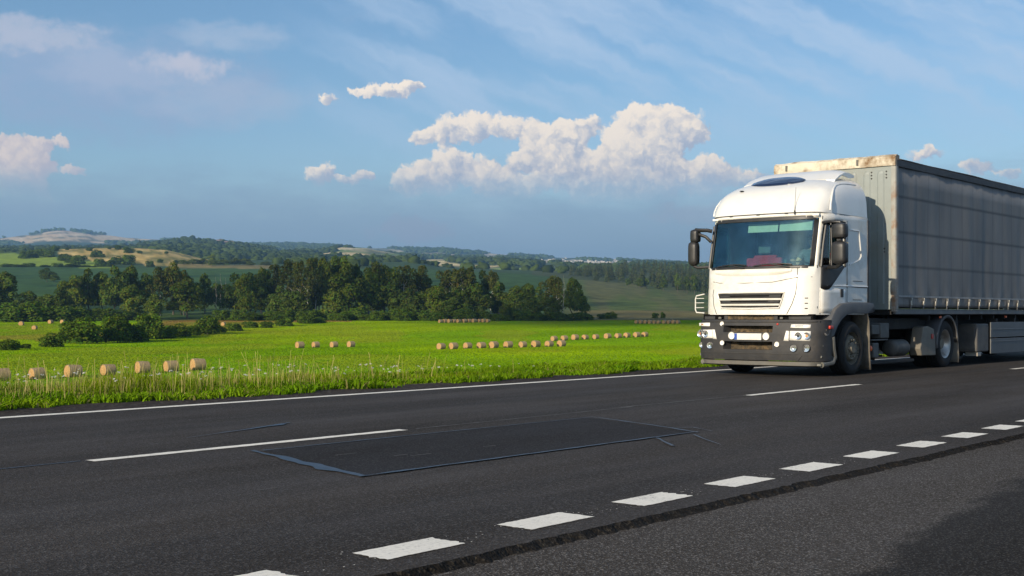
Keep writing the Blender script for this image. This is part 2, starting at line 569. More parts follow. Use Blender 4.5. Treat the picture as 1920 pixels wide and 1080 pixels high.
# soft lavender bank upper left
def soft(cx, cy, rx, ry, ns, amt, lo=0.35, hi=0.85, strch=(1, 1, 0)):
    ca, ce = ae(cx, cy)
    ia, ie = U * FOC / rx, U * FOC / ry
    v = wvec('MULTIPLY_ADD', w1, (ia, ie, 0), (-ca * ia, -ce * ie, 0))
    d2 = wvec('DOT_PRODUCT', v, v, out='Value')
    g = wmath('MULTIPLY_ADD', d2, -1.0, 1.0, clamp=True)
    nn = wnoise(wvec('MULTIPLY', P0, strch), ns, 7, 0.62)
    return wmath('MULTIPLY', wstep(wmath('MULTIPLY_ADD', nn.outputs['Fac'], 1.3, wmath('ADD', g, -0.65)), lo, hi), amt)
bg = wmix(soft(130, 150, 520, 130, 0.35, 0.80, 0.15, 1.1, (.6, 1.2, 0)), bg, (0.30, 0.385, 0.54))
bg = wmix(soft(40, 62, 200, 46, 0.8, 0.62, 0.25, 1.0, (.8, 1.2, 0)), bg, (0.50, 0.51, 0.59))
bg = wmix(soft(350, 125, 120, 34, 0.9, 0.70, 0.25, 1.1), bg, (0.60, 0.57, 0.62))
bg = wmix(soft(440, 68, 150, 34, 0.5, 0.50, 0.2, 1.1, (.5, 1.2, 0)), bg, (0.45, 0.51, 0.62))
bg = wmix(soft(430, 190, 230, 60, 0.5, 0.55, 0.2, 1.1, (.6, 1.1, 0)), bg, (0.40, 0.47, 0.59))
bg = wmix(soft(215, 130, 160, 60, 0.6, 0.50, 0.2, 1.0, (.6, 1.1, 0)), bg, (0.42, 0.47, 0.59))
# high cirrus, upper middle and right, in long slanting streaks
rot = WN.new('ShaderNodeMapping'); rot.vector_type = 'TEXTURE'; rot.inputs['Rotation'].default_value = (0, 0, R(-24)); rot.inputs['Scale'].default_value = (15, 2.3, 1)
WL.new(w1, rot.inputs['Vector'])
ci = wnoise(rot.outputs[0], 0.9, 6, 0.5)
cir = wmath('MULTIPLY', wstep(ci.outputs['Fac'], 0.30, 0.74), wstep(azu, ae(480, 100)[0], ae(800, 100)[0], 0.0, 1.0))
cir = wmath('MULTIPLY', cir, wstep(elu, ae(960, 330)[1], ae(960, 150)[1], 0.12, 0.66))
bg = wmix(cir, bg, (0.47, 0.58, 0.73))
# faint rosy wisps near the horizon
bg = wmix(soft(775, 430, 110, 34, 0.9, 0.30, 0.3, 0.9), bg, (0.42, 0.36, 0.42))
bg = wmix(soft(1300, 400, 120, 26, 0.9, 0.28, 0.3, 0.9), bg, (0.42, 0.38, 0.44))
front = wstep(wsep.outputs['Y'], 0.15, 0.4)
allc = wmix(wmath('MULTIPLY', alpha, front), bg, ccol)
bgn = WN.new('ShaderNodeBackground')
WL.new(wvec('SCALE', allc, 1.0 / SKYS), bgn.inputs['Color'])
bgn.inputs['Strength'].default_value = SKYS
wout = WN.new('ShaderNodeOutputWorld')
WL.new(bgn.outputs[0], wout.inputs['Surface'])
world.cycles.sampling_method = 'MANUAL'
world.cycles.sample_map_resolution = 512

# ------------------------------------------------------------------ terrain
def vnoise(x, y, seed=0):
    xi, yi = np.floor(x).astype(np.int64), np.floor(y).astype(np.int64)
    fx, fy = x - xi, y - yi
    fx = fx * fx * (3 - 2 * fx); fy = fy * fy * (3 - 2 * fy)
    def hsh(a, b):
        h = (a * 374761393 + b * 668265263 + seed * 974711) & 0xffffffff
        h = ((h ^ (h >> 13)) * 1274126177) & 0xffffffff
        return ((h ^ (h >> 16)) & 0xffff) / 65535.0
    a, b, c, d = hsh(xi, yi), hsh(xi + 1, yi), hsh(xi, yi + 1), hsh(xi + 1, yi + 1)
    return (a * (1 - fx) + b * fx) * (1 - fy) + (c * (1 - fx) + d * fx) * fy


def fbm(x, y, oct=4, seed=0):
    s, a, tot = 0, 1.0, 0
    for k in range(oct):
        s = s + a * vnoise(x * 2 ** k, y * 2 ** k, seed + k); tot += a; a *= 0.5
    return s / tot


FLD = -4.9
STN = [  # distance, [(column, row) of the ground there]
    (430, [(-400, 600), (2400, 600)]),
    (700, [(-100, 562), (0, 556), (480, 553), (800, 556), (1000, 570), (1080, 576), (1310, 577), (1600, 580)]),
    (1200, [(-100, 503), (0, 503), (200, 505), (350, 507), (480, 505), (790, 506), (900, 510), (1000, 517), (1080, 526), (1200, 536), (1310, 546), (1600, 556)]),
    (1700, [(-100, 476), (0, 474), (60, 472), (110, 467), (180, 464), (250, 465), (310, 468), (390, 486), (480, 488), (700, 492), (780, 490), (830, 502), (1000, 508), (1150, 510), (1310, 506), (1600, 500)]),
    (2050, [(-100, 484), (110, 480), (310, 482), (390, 492), (480, 493), (700, 496), (780, 495), (1000, 510), (1310, 512), (1600, 510)]),
    (3600, [(-100, 468), (0, 467), (200, 465), (300, 457), (350, 450), (410, 455), (480, 464), (520, 471), (600, 474), (640, 463), (690, 466), (760, 479), (800, 488), (900, 487), (980, 488), (1100, 492), (1310, 499), (1600, 500)]),
    (5000, [(-100, 474), (200, 471), (350, 464), (480, 472), (640, 474), (760, 482), (980, 487), (1100, 493), (1600, 500)]),
    (7500, [(-100, 449), (0, 446), (55, 440), (85, 434), (110, 431), (150, 433), (200, 440), (260, 447), (300, 449), (400, 452), (440, 458), (520, 458), (620, 459), (700, 465), (760, 466), (850, 469), (900, 473), (950, 478), (1050, 483), (1150, 486), (1200, 490), (1310, 495), (1600, 500)]),
    (12000, [(-100, 500), (1600, 510)]),
]


def height(x, y):
    x = np.asarray(x, float); y = np.asarray(y, float)
    s = x * DX + y * DY
    t = x * NX + y * NY
    ys = np.maximum(y, 1.0)
    px = np.clip(960 + FOC * x / ys, -100, 1600)
    zs = [np.full_like(px, FLD), np.full_like(px, FLD)]
    ds = [0.0, 265.0]
    for d, prof in STN:
        a = np.array(prof, float)
        row = np.interp(px, a[:, 0], a[:, 1])
        zs.append(CAMH + (HOR - row) / FOC * d); ds.append(d)
    z = np.full_like(px, FLD)
    for i in range(len(ds) - 1):
        m = (y >= ds[i]) & (y < ds[i + 1])
        f = (y - ds[i]) / (ds[i + 1] - ds[i])
        z = np.where(m, zs[i] + (zs[i + 1] - zs[i]) * f, z)
    z = np.where(y >= ds[-1], zs[-1], z)
    # gentle relief
    z = z + np.where(y > 40, (fbm(x / 60, y / 60, 3, 3) - 0.5) * np.clip(y / 900, 0.12, 6.0), 0)
    z = np.where(y < 1, FLD, z)
    # road embankment
    zr = np.full_like(z, -0.04)
    k = np.clip((-15.6 - t) / 12.0, 0, 1); k = k * k * (3 - 2 * k)
    zl = zr * (1 - k) + z * k
    k2 = np.clip((t - 9) / 30.0, 0, 1)
    zz = np.where(t < 0, zl, zr - 0.6 * k2)
    return zz


def h1(x, y):
    return float(height(np.array([x]), np.array([y]))[0])


def at(px, Y):
    """a ground point in the column px at distance Y"""
    x = (px - 960) / FOC * Y
    return x, Y, h1(x, Y)


_YS = np.concatenate([np.arange(60, 460, 1.0), np.arange(460, 2100, 5.0)])


def dist_for(px, row):
    x = (px - 960) / FOC * _YS
    z = height(x, _YS)
    r = HOR - (z - CAMH) / _YS * FOC
    i = np.argmax(r <= row)
    return float(_YS[i])


az_f = np.radians(np.arange(-31, 31.01, 0.13))
az_c = np.radians(np.arange(31 + 3, 360 - 31 - 2.9, 4.0))
AZ = np.concatenate([az_f, az_c])
RR = 2.0 * 1.034 ** np.arange(0, 262)
AA, QQ = np.meshgrid(AZ, RR)
GX, GY = QQ * np.sin(AA), QQ * np.cos(AA)
GZ = height(GX, GY)
na, nr = len(AZ), len(RR)
V = np.stack([GX, GY, GZ], -1).reshape(-1, 3)
V = np.vstack([V, [[0, 0, -0.04]]])
i, j = np.meshgrid(np.arange(nr - 1), np.arange(na), indexing='ij')
F = np.stack([i * na + j, i * na + (j + 1) % na, (i + 1) * na + (j + 1) % na, (i + 1) * na + j], -1).reshape(-1, 4)
F = F[:, ::-1]
ctr = len(V) - 1
cap = np.array([[ctr, (k + 1) % na, k, k] for k in range(na)])

PXg = 960 + FOC * GX / np.maximum(GY, 1)
PYg = HOR - (GZ - CAMH) / np.maximum(GY, 1) * FOC


def land_colour(x, y, z):
    """what grows there: crop, meadow, dry grass, bare rough ground"""
    px = 960 + FOC * x / np.maximum(y, 1)
    py = HOR - (z - CAMH) / np.maximum(y, 1) * FOC
    jx = (fbm(x / (y * 0.02 + 3), y / (y * 0.05 + 6), 4, 11) - 0.5)
    jy = (fbm(x / (y * 0.02 + 3) + 9, y / (y * 0.05 + 6), 4, 17) - 0.5)
    c = np.zeros(x.shape + (3,))
    c[...] = (0.178, 0.322, 0.003)
    def put(mask, col):
        m = np.clip(mask, 0, 1)[..., None]
        c[...] = c * (1 - m) + np.array(col) * m
    # rough strip along the ditch on the left
    edge = np.interp(px, [-100, 0, 130, 300, 420, 560, 660, 700], [640, 638, 640, 632, 618, 606, 599, 590])
    edge2 = np.interp(px, [-100, 0, 120, 300, 420, 560, 660, 700], [632, 630, 626, 606, 592, 586, 590, 590])
    rough = (py + jy * 10 < edge) & (py + jy * 6 > edge2) & (y < 500) & (y > 200) & (px < 690)
    put(np.where(rough, 0.35 + 0.9 * (jx + 0.35), 0), (0.17, 0.135, 0.05))
    tan = (y > 330) & (y < 450) & (py < 604) & (px > 300) & (px < 660)
    put(np.where(tan, 0.75, 0), (0.20, 0.15, 0.055))
    put(np.where((y > 425) & (y < 700), 1.0, 0), (0.055, 0.095, 0.02))
    put(np.where((y > 425) & (y < 620) & (px > 1040), np.clip((px - 1040) / 60, 0, 1), 0), (0.15, 0.125, 0.04))
    put(np.where((y >= 620 - jy * 60) & (px > 1040) & (y < 1300), 1.0, 0), (0.080, 0.110, 0.022))
    put(np.where((y >= 620) & (px > 1040) & (y < 1300), np.clip((jx + 0.02) * 4, 0, 0.7), 0), (0.125, 0.115, 0.04))
    put(np.where((y >= 700) & (y < 1240) & (px < 1040), 1.0, 0), (0.045, 0.095, 0.022))
    far = (y >= 1240)
    put(np.where(far, 1.0, 0), (0.045, 0.080, 0.026))
    put(np.where(far & (y > 2000) & (px > 880), np.clip(.35 + jx * 3, 0, 1), 0), (0.075, 0.10, 0.03))
    fld = fbm(x / 190 + 3, y / 620 + 1, 3, 37)
    par = vnoise(x / 140, y / 420, 39)
    put(np.where(far & (y > 1900) & (px > 420), np.clip((fld - .60) * 14, 0, .9), 0), (0.17, 0.23, 0.05))
    put(np.where(far & (y > 1900) & (px > 420) & (par > .55), np.clip((fld - .60) * 14, 0, .9), 0), (0.46, 0.37, 0.17))
    lg = (y >= 1240) & (y < 1800) & (px < 215 + jx * 40) & (py > np.interp(px, [-100, 0, 60, 215], [474, 475, 476, 496]))
    put(np.where(lg, 1, 0), (0.21, 0.29, 0.03))
    gold = (y >= 1240) & (y < 2000) & (px > 108 + jx * 30) & (px < 400 + jx * 30) & (py < np.interp(px, [100, 215, 390], [478, 494, 500]))
    put(np.where(gold, 1, 0), (0.52, 0.36, 0.11))
    jh = fbm(x / 11 + 5, y / 46, 4, 23) - 0.5
    put(np.where(gold, np.clip((jh + 0.02) * 9, 0, 0.85), 0), (0.15, 0.15, 0.035))
    put(np.where(gold, np.clip((-jh - 0.08) * 9, 0, 0.7), 0), (0.62, 0.46, 0.18))
    put(np.where((y >= 1240) & (y < 1400) & (px > 330) & (px < 520), 0.8, 0), (0.24, 0.19, 0.07))
    put(np.where((y >= 1240) & (y < 1800) & (px > 1000), 1, 0), (0.06, 0.075, 0.022))
    for ex, ey, rx, ry, col in [(150, 446, 150, 8, (0.42, 0.31, 0.17)), (45, 450, 70, 5, (0.40, 0.30, 0.17)), (240, 452, 60, 4, (0.42, 0.33, 0.18)),
                                (122, 438, 34, 5, (0.42, 0.31, 0.19)), (655, 480, 66, 5, (0.40, 0.31, 0.15)), (470, 490, 44, 4, (0.40, 0.31, 0.14)),
                                (810, 496, 46, 8, (0.40, 0.32, 0.13)), (540, 473, 30, 3, (0.42, 0.31, 0.16)), (705, 470, 60, 5, (0.22, 0.2, 0.09)),
                                (932, 479, 28, 6, (0.50, 0.43, 0.30)), (865, 481, 64, 3, (0.46, 0.37, 0.22)), (1040, 489, 60, 3, (0.48, 0.42, 0.30)),
                                (1115, 494, 66, 4, (0.50, 0.44, 0.33)), (890, 500, 60, 4, (0.42, 0.33, 0.15)), (950, 505, 40, 3, (0.22, 0.3, 0.06)),
                                (720, 482, 40, 4, (0.40, 0.32, 0.16)), (1150, 500, 50, 3, (0.3, 0.36, 0.12)), (590, 484, 40, 3, (0.36, 0.3, 0.13))]:
        d = ((px - ex) / rx + jx * 1.2) ** 2 + ((py - ey) / ry + jy * 1.4) ** 2
        put(np.where(far & (y > 1900), np.clip((1.0 - d) * 4, 0, 1), 0), tuple(min(.8, q * 1.5) for q in col))
    jf = fbm(x / 55 + 2, y / 260, 4, 29) - 0.5
    lightf = far & (y > 1900) & (c.sum(-1) > .45)
    put(np.where(lightf, np.clip((jf - 0.02) * 9, 0, 0.85), 0), (0.10, 0.11, 0.05))
    put(np.where(lightf, np.clip((-jf - 0.10) * 7, 0, 0.6), 0), (0.80, 0.66, 0.42))
    # roadside shoulder
    t = x * NX + y * NY
    put(np.where(t > -14.4, 1, 0), (0.07, 0.062, 0.05))
    return c


LC = land_colour(GX, GY, GZ)
tints = np.vstack([LC.reshape(-1, 3), [[0.07, 0.062, 0.05]]])
me = quads_mesh('ground', V, F, tints, smooth=True)
m = bpy.data.materials.new('land')
nt, N, L = nodes_of(m)
b = N['Principled BSDF']
at_ = N.new('ShaderNodeAttribute'); at_.attribute_name = 'tint'
tc = N.new('ShaderNodeTexCoord')
mp = N.new('ShaderNodeMapping'); mp.inputs['Scale'].default_value = (0.05, 0.02, 0.05)
L.new(tc.outputs['Object'], mp.inputs['Vector'])
nz = N.new('ShaderNodeTexNoise'); nz.inputs['Scale'].default_value = 2.0; nz.inputs['Detail'].default_value = 9; nz.inputs['Roughness'].default_value = 0.65
L.new(mp.outputs['Vector'], nz.inputs['Vector'])
mr = N.new('ShaderNodeMapRange'); mr.inputs['From Min'].default_value = 0.3; mr.inputs['From Max'].default_value = 0.7
mr.inputs['To Min'].default_value = 0.62; mr.inputs['To Max'].default_value = 1.38
L.new(nz.outputs['Fac'], mr.inputs['Value'])
vm = N.new('ShaderNodeVectorMath'); vm.operation = 'SCALE'
L.new(at_.outputs['Color'], vm.inputs[0]); L.new(mr.outputs['Result'], vm.inputs['Scale'])
L.new(vm.outputs['Vector'], b.inputs['Base Color'])
b.inputs['Roughness'].default_value = 0.95; b.inputs['Specular IOR Level'].default_value = 0.1
go = link_mesh('ground', me, m)
tag(go, kind='structure')

# ------------------------------------------------------------------ road
RZ = math.atan2(DY, DX)                    # object X = along the road, object Y = across it (far side positive)


def road_obj(name, mb, mat, z=0.0, label=None, **kw):
    o = mb.build(name, mat, None, smooth=0, **kw)
    o.location = (0, 0, z)
    o.rotation_euler = (0, 0, RZ)
    tag(o, kind='structure')
    return o


# local road frame: x = s, y = -t
mk_road = asphalt_mat('asphalt_old', (0.0445, 0.0370, 0.0305), track=(9.6, 2.0), speck=0.26, scale=100, rough=0.8, bump=0.6, stain=0.30)
mk_patch = asphalt_mat('asphalt_patch', (0.0235, 0.0205, 0.0190), speck=0.16, scale=100, rough=0.8, bump=0.6, stain=0.2)
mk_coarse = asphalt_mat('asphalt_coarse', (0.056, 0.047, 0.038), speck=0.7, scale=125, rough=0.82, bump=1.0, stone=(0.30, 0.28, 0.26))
def dark_strip(m):
    """base colour scaled darker over a strip of the lay-by, its ragged edge slanting across it"""
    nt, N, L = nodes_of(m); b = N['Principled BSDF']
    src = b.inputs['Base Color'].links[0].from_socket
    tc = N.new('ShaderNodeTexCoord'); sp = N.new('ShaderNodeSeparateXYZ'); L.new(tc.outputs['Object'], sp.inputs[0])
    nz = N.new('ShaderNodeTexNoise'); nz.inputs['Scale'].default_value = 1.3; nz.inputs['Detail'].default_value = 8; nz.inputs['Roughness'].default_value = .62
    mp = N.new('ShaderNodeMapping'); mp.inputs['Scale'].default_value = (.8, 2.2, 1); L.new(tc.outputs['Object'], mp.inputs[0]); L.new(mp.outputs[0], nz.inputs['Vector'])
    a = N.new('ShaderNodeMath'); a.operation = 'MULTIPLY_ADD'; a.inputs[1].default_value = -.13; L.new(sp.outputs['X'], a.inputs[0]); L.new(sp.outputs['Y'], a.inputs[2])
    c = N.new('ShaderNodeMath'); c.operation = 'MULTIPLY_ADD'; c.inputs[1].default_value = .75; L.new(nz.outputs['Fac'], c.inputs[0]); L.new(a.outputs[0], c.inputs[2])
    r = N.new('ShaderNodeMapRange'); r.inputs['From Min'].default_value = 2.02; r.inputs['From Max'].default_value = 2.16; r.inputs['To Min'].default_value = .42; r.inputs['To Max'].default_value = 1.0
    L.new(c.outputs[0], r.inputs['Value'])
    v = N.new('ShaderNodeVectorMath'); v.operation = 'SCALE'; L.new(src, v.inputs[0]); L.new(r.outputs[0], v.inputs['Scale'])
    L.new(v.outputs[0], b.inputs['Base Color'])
dark_strip(mk_coarse)
mk_gravel = asphalt_mat('gravel', (0.034, 0.026, 0.021), speck=0.6, scale=22, rough=0.95, bump=1.0, stone=(0.14, 0.12, 0.10))
mk_bitumen = mk('bitumen', (0.020, 0.026, 0.038), rough=0.42, var=0.25, scale=9, bump=0.25, bscale=40, spec=0.6)
mk_paint = paint_mat('road_paint', (0.88, 0.82, 0.70))

mb = MB()
rng = random.Random(3)
ss = [-140 + 1.0 * k for k in range(0, 132)] + [-8 + 0.03 * k for k in range(0, 1200)] + [28 + 2.0 * k for k in range(0, 140)]
top, low = [], []
for s in ss:
    e = 3.825 + 0.030 * (mnoise.noise((s * 1.1, 0, 0)) + 0.8 * mnoise.noise((s * 5, 3, 0)) + 0.7 * mnoise.noise((s * 14, 7, 0)))
    c1 = 0.012 + 0.010 * mnoise.noise((s * 21, 1, 5)); c2 = 0.030 + 0.022 * mnoise.noise((s * 17, 2, 9)); c3 = 0.050 + 0.03 * mnoise.noise((s * 9, 4, 2))
    top.append([(s, 12.85, 0), (s, 8.45, 0.0), (s, 4.4, 0), (s, e, 0)])
    low.append([(s, e, 0), (s, e - c1, -.010 - .006 * mnoise.noise((s * 25, 8, 1))), (s, e - c2, -.024 + .008 * mnoise.noise((s * 19, 6, 3))), (s, e - c2 - c3 * .5, -.036 + .006 * mnoise.noise((s * 30, 2, 3)))])
mb.grid(top)
road_obj('road', mb, mk_road)
mk_broken = asphalt_mat('asphalt_broken', (0.014, 0.012, 0.010), speck=0.35, scale=70, rough=0.95, bump=1.0, stain=0.5, stone=(0.10, 0.085, 0.065))
mb = MB(); mb.grid(low)
road_obj('road_edge', mb, mk_broken)

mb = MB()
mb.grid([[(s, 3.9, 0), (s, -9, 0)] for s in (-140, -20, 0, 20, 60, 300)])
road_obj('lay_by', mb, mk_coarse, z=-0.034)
mb = MB()
mb.grid([[(s, 14.05 + 0.16 * mnoise.noise((s * 0.9, 5, 1)) + 0.07 * mnoise.noise((s * 4, 5, 1)), -0.012), (s, 12.8, -0.006)] for s in [-140 + 0.4 * k for k in range(1000)]])
road_obj('gravel_shoulder', mb, mk_gravel)


def stripe(name, s0, s1, t0, t1, step=0.06, ragged=0.010, z=0.004, mat=None, ends=0.03):
    mb = MB()
    n = max(2, int((s1 - s0) / step))
    rows = []
    for k in range(n + 1):
        s = s0 + (s1 - s0) * k / n
        a = -t1 + ragged * (mnoise.noise((s * 13, t0, 0)) + mnoise.noise((s * 37, t0, 4)))
        b_ = -t0 + ragged * (mnoise.noise((s * 13, t1, 9)) + mnoise.noise((s * 37, t1, 2)))
        dsx = 0
        rows.append([(s + (ends * (mnoise.noise((j * .9, s, 5)) + .6 * mnoise.noise((j * 2.7, s, 2))) if k in (0, n) else 0), a + (b_ - a) * j / 12, 0) for j in range(13)])
    mb.grid(rows)
    return road_obj(name, mb, mat or mk_paint, z=z)


stripe('road_marking', -120, 280, -12.76, -12.60, step=0.5, ragged=0.012)
for s0, s1 in [(5.15, 8.45), (15.0, 18.5), (25.6, 29.2), (35.7, 39.2), (45.8, 49.3), (-5.0, -1.5)]:
    stripe('road_marking', s0, s1, -8.50, -8.38, ragged=0.009)
for k in range(-6, 40):
    s0 = 3.93 + 1.022 * k
    bend = -0.0 if s0 < 8 else -0.0016 * (s0 - 8) ** 2
    stripe('road_marking', s0, s0 + 0.53, -4.26 + bend, -4.025 + bend, step=0.02, ragged=0.006, ends=0.020)

# paint overspray flecks between the near dashes: part of the worn marking surface
mb = MB()
for k in range(520):
    s = rng.uniform(2.5, 9.5)
    t = -4.14 + rng.gauss(0, 0.075)
    if ((s - 3.93) % 1.022) < 0.55: continue
    if rng.random() > math.exp(-((s - 3.93) % 1.022 - 0.53) * 3.2): continue
    r = rng.uniform(0.0015, 0.0045)
    mb.grid([[(s - r, -t - r, 0), (s - r, -t + r, 0)], [(s + r, -t - r * 0.7, 0), (s + r * 0.8, -t + r, 0)]])
road_obj('paint_flecks', mb, mk_paint, z=0.005)

# repaired rectangle and its sealed joints
mb = MB()
mb.grid([[(6.42 + (5.86 - 6.42) * v + (10.75 - 6.42 + (9.96 - 10.75 - (5.86 - 6.42)) * v) * u, 8.0 + (6.19 - 8.0) * v, 0) for v in np.linspace(0, 1, 12)] for u in np.linspace(0, 1, 40)])
road_obj('road_patch', mb, mk_patch, z=0.004)


def ribbon(name, pts, w, mat, z=0.008, jit=0.6, step=0.025):
    """pts: (s, t), widths w at each point"""
    P = []
    for k in range(len(pts) - 1):
        a, b_ = pts[k], pts[k + 1]
        n = max(2, int(math.dist(a, b_) / step))
        for q in range(n + (k == len(pts) - 2)):
            f = q / n
            P.append((a[0] + (b_[0] - a[0]) * f, a[1] + (b_[1] - a[1]) * f, w[k] + (w[k + 1] - w[k]) * f))
    rows = []
    for k, (s, t, ww) in enumerate(P):
        a, b_ = P[max(0, k - 1)], P[min(len(P) - 1, k + 1)]
        d = Vector((b_[0] - a[0], b_[1] - a[1])).normalized()
        q = Vector((-d.y, d.x))
        j1 = ww * (0.5 + jit * mnoise.noise((k * 0.10, pts[0][0], 1)))
        j2 = ww * (0.5 + jit * mnoise.noise((k * 0.085, pts[0][0], 8)))
        o1 = 0.15 * ww * mnoise.noise((k * 0.05, pts[0][0], 4))
        rows.append([(s + q.x * (j1 + o1), -(t + q.y * (j1 + o1)), 0), (s - q.x * (j2 - o1), -(t - q.y * (j2 - o1)), 0)])
    mb = MB(); mb.grid(rows)
    return road_obj(name, mb, mat, z=z)


ribbon('joint_sealant', [(6.36, -8.05), (6.15, -7.3), (5.95, -6.7), (5.84, -6.2)], [0.03, 0.085, 0.10, 0.05], mk_bitumen)
ribbon('joint_sealant', [(5.80, -6.21), (7.4, -6.20), (9.0, -6.185), (10.05, -6.17)], [0.035, 0.032, 0.036, 0.018], mk_bitumen, z=0.010)
ribbon('joint_sealant', [(10.75, -7.92), (10.5, -7.3), (10.2, -6.6), (9.96, -6.12)], [0.012, 0.028, 0.032, 0.02], mk_bitumen, z=0.012)
ribbon('joint_sealant', [(6.42, -8.0), (8.5, -7.97), (10.75, -7.92)], [0.02, 0.02, 0.015], mk_bitumen)
s, t = ground(350, 822); s2, t2 = ground(545, 793)
ribbon('joint_sealant', [(s, t), ((s + s2) / 2 - 0.05, (t + t2) / 2 + 0.04), (s2 - .25, t2 + .12), (s2, t2)], [0.006, 0.025, 0.06, 0.03], mk_bitumen)
for pts, w in [([(1230, 823), (1262, 838)], [0.03, 0.022]), ([(1300, 817), (1320, 825), (1352, 836)], [0.02, 0.018, 0.006]),
               ([(1255, 804), (1300, 803), (1335, 810)], [0.008, 0.02, 0.008])]:
    ribbon('joint_sealant', [ground(*p) for p in pts], w, mk_bitumen, z=0.012)
mk_joint = mk('joint_dark', (0.012, 0.011, 0.010), rough=0.95, var=0.2)
mk_dust = mk('joint_dust', (0.12, 0.115, 0.11), rough=0.95, var=0.3, scale=14)
ribbon('road_joint', [(18.5, -8.52), (21, -8.62), (24, -8.66), (25.7, -8.60)], [0.02, 0.05, 0.06, 0.04], mk_joint, z=0.004)
ribbon('road_joint', [(-3, -8.5), (2, -8.5), (5.1, -8.49)], [0.02, 0.02, 0.025], mk_bitumen, z=0.004)
ribbon('road_joint', [(8.6, -8.42), (11.0, -8.43), (12.3, -8.45)], [0.02, 0.02, 0.03], mk_dust, z=0.004)
ribbon('road_joint', [(11.9, -8.50), (13.6, -8.47), (15.0, -8.46)], [0.02, 0.03, 0.012], mk_dust, z=0.007)
for (px, py) in [(1410, 783), (770, 857), (738, 857), (905, 840), (628, 856), (640, 921), (480, 922), (282, 835), (1365, 782), (1350, 781)]:
    s, t = ground(px, py)
    ribbon('road_scuff', [(s, t), (s + 0.12 + 0.1 * rng.random(), t + 0.01)], [0.008, 0.012], mk_dust, z=0.011, step=0.02)

# ------------------------------------------------------------------ grass
def blades(n, smin, smax, tmin, tmax, hfun, wfun, colfun, lean=0.35, seed=1, tip=0.25):
    g = np.random.default_rng(seed)
    s = g.uniform(smin, smax, n); t = g.uniform(tmin, tmax, n)
    keep = hfun(s, t, g) > 0.0
    s, t = s[keep], t[keep]; n = len(s)
    x = s * DX + t * NX; y = s * DY + t * NY
    z = height(x, y)
    H = hfun(s, t, g); Wd = wfun(n, g)
    a = g.uniform(0, 2 * np.pi, n)
    ca, sa = np.cos(a) * Wd / 2, np.sin(a) * Wd / 2
    l = np.abs(g.normal(0, lean, n)) * H; b = g.uniform(0, 2 * np.pi, n)
    lx, ly = l * np.cos(b), l * np.sin(b)
    mx_, my_ = lx * 0.35, ly * 0.35
    V = np.zeros((n, 6, 3))
    V[:, 0] = np.stack([x - ca, y - sa, z - 0.02], -1); V[:, 1] = np.stack([x + ca, y + sa, z - 0.02], -1)
    V[:, 2] = np.stack([x + mx_ + ca * .8, y + my_ + sa * .8, z + H * .55], -1); V[:, 3] = np.stack([x + mx_ - ca * .8, y + my_ - sa * .8, z + H * .55], -1)
    V[:, 4] = np.stack([x + lx + ca * tip, y + ly + sa * tip, z + H], -1); V[:, 5] = np.stack([x + lx - ca * tip, y + ly - sa * tip, z + H], -1)
    idx = np.arange(n)[:, None] * 6
    F = np.concatenate([idx + np.array([[0, 1, 2, 3]]), idx + np.array([[3, 2, 4, 5]])])
    C = colfun(s, t, g)
    T = np.repeat(C, 6, axis=0)
    return V.reshape(-1, 3), F, T


mk_grass = leaf_mat('grass_blades', (1, 1, 1), var=0.0, translucency=0.35, hue=(1.15, 1.05, 0.6))


def vh(s, t, g):
    base = np.interp(s, [0, 8, 14, 19, 24, 60], [0.24, 0.24, 0.18, 0.105, 0.085, 0.085])
    edge = np.clip((-13.95 - t) / 0.9, 0.25, 1.0)
    lump = 0.25 + 1.5 * fbm(s * 1.7, t * 1.7, 4, 5) ** 1.4
    hole = (-13.85 + 0.55 * (fbm(s * 1.4, t * 0 + 3, 4, 8) - 0.5) * 2 - t)
    return np.where(hole > 0, base * edge * lump * (0.7 + 0.6 * vnoise(s * 90, t * 90, 2)), -1)


def vcol(s, t, g):
    n = len(s)
    k = np.clip(fbm(s * 0.9, t * 1.5, 3, 21) * 1.6 - 0.3, 0, 1)[:, None]
    c = np.array([0.120, 0.225, 0.007]) * (1 - k) + np.array([0.235, 0.315, 0.014]) * k
    dry = (g.random(n) < np.interp(s, [5, 14, 20], [0.10, 0.07, 0.04]))[:, None]
    c = np.where(dry, np.array([0.30, 0.235, 0.09]), c)
    return c * g.uniform(0.65, 1.25, (n, 1))


Va, Fa, Ta = blades(150000, 3.0, 40, -18.6, -13.75, vh, lambda n, g: g.uniform(0.008, 0.018, n), vcol, seed=2)
def vh2(s, t, g):
    front = -13.80 + 0.55 * (fbm(s * 1.4, t * 0 + 3, 4, 8) - 0.5) * 2 - t
    cl = fbm(s * 1.1, t * 1.3, 3, 15)
    return np.where((front > 0) & (cl > .42 + .05 * (-14.2 - t)), (.05 + .20 * (cl - .3)) * (0.7 + 0.6 * vnoise(s * 80, t * 80, 3)), -1)


Vc, Fc, Tc = blades(60000, 3.0, 40, -16.2, -13.5, vh2, lambda n, g: g.uniform(0.02, 0.045, n), lambda s, t, g: vcol(s, t, g) * np.array([.85, 1.0, .9]), lean=0.9, seed=8, tip=0.3)
Fa = np.vstack([Fa, Fc + len(Va)]); Va = np.vstack([Va, Vc]); Ta = np.vstack([Ta, Tc])
o = link_mesh('verge_grass', quads_mesh('verge_grass', Va, Fa, Ta), mk_grass)
tag(o, 'rough green verge grass along the far edge of the road', 'grass', kind='stuff')


def sh(s, t, g):
    cl = fbm(s * 0.8, t * 0.8, 2, 31)
    p = np.interp(s, [4, 9, 12.5, 16, 19], [1.0, 1.0, 0.8, 0.28, 0.0])
    return np.where((cl > 0.5 - 0.2 * p) & (vnoise(s * 70, t * 70, 4) < p), (0.20 + 0.46 * vnoise(s * 50, t * 50, 6) ** 2.5), -1)


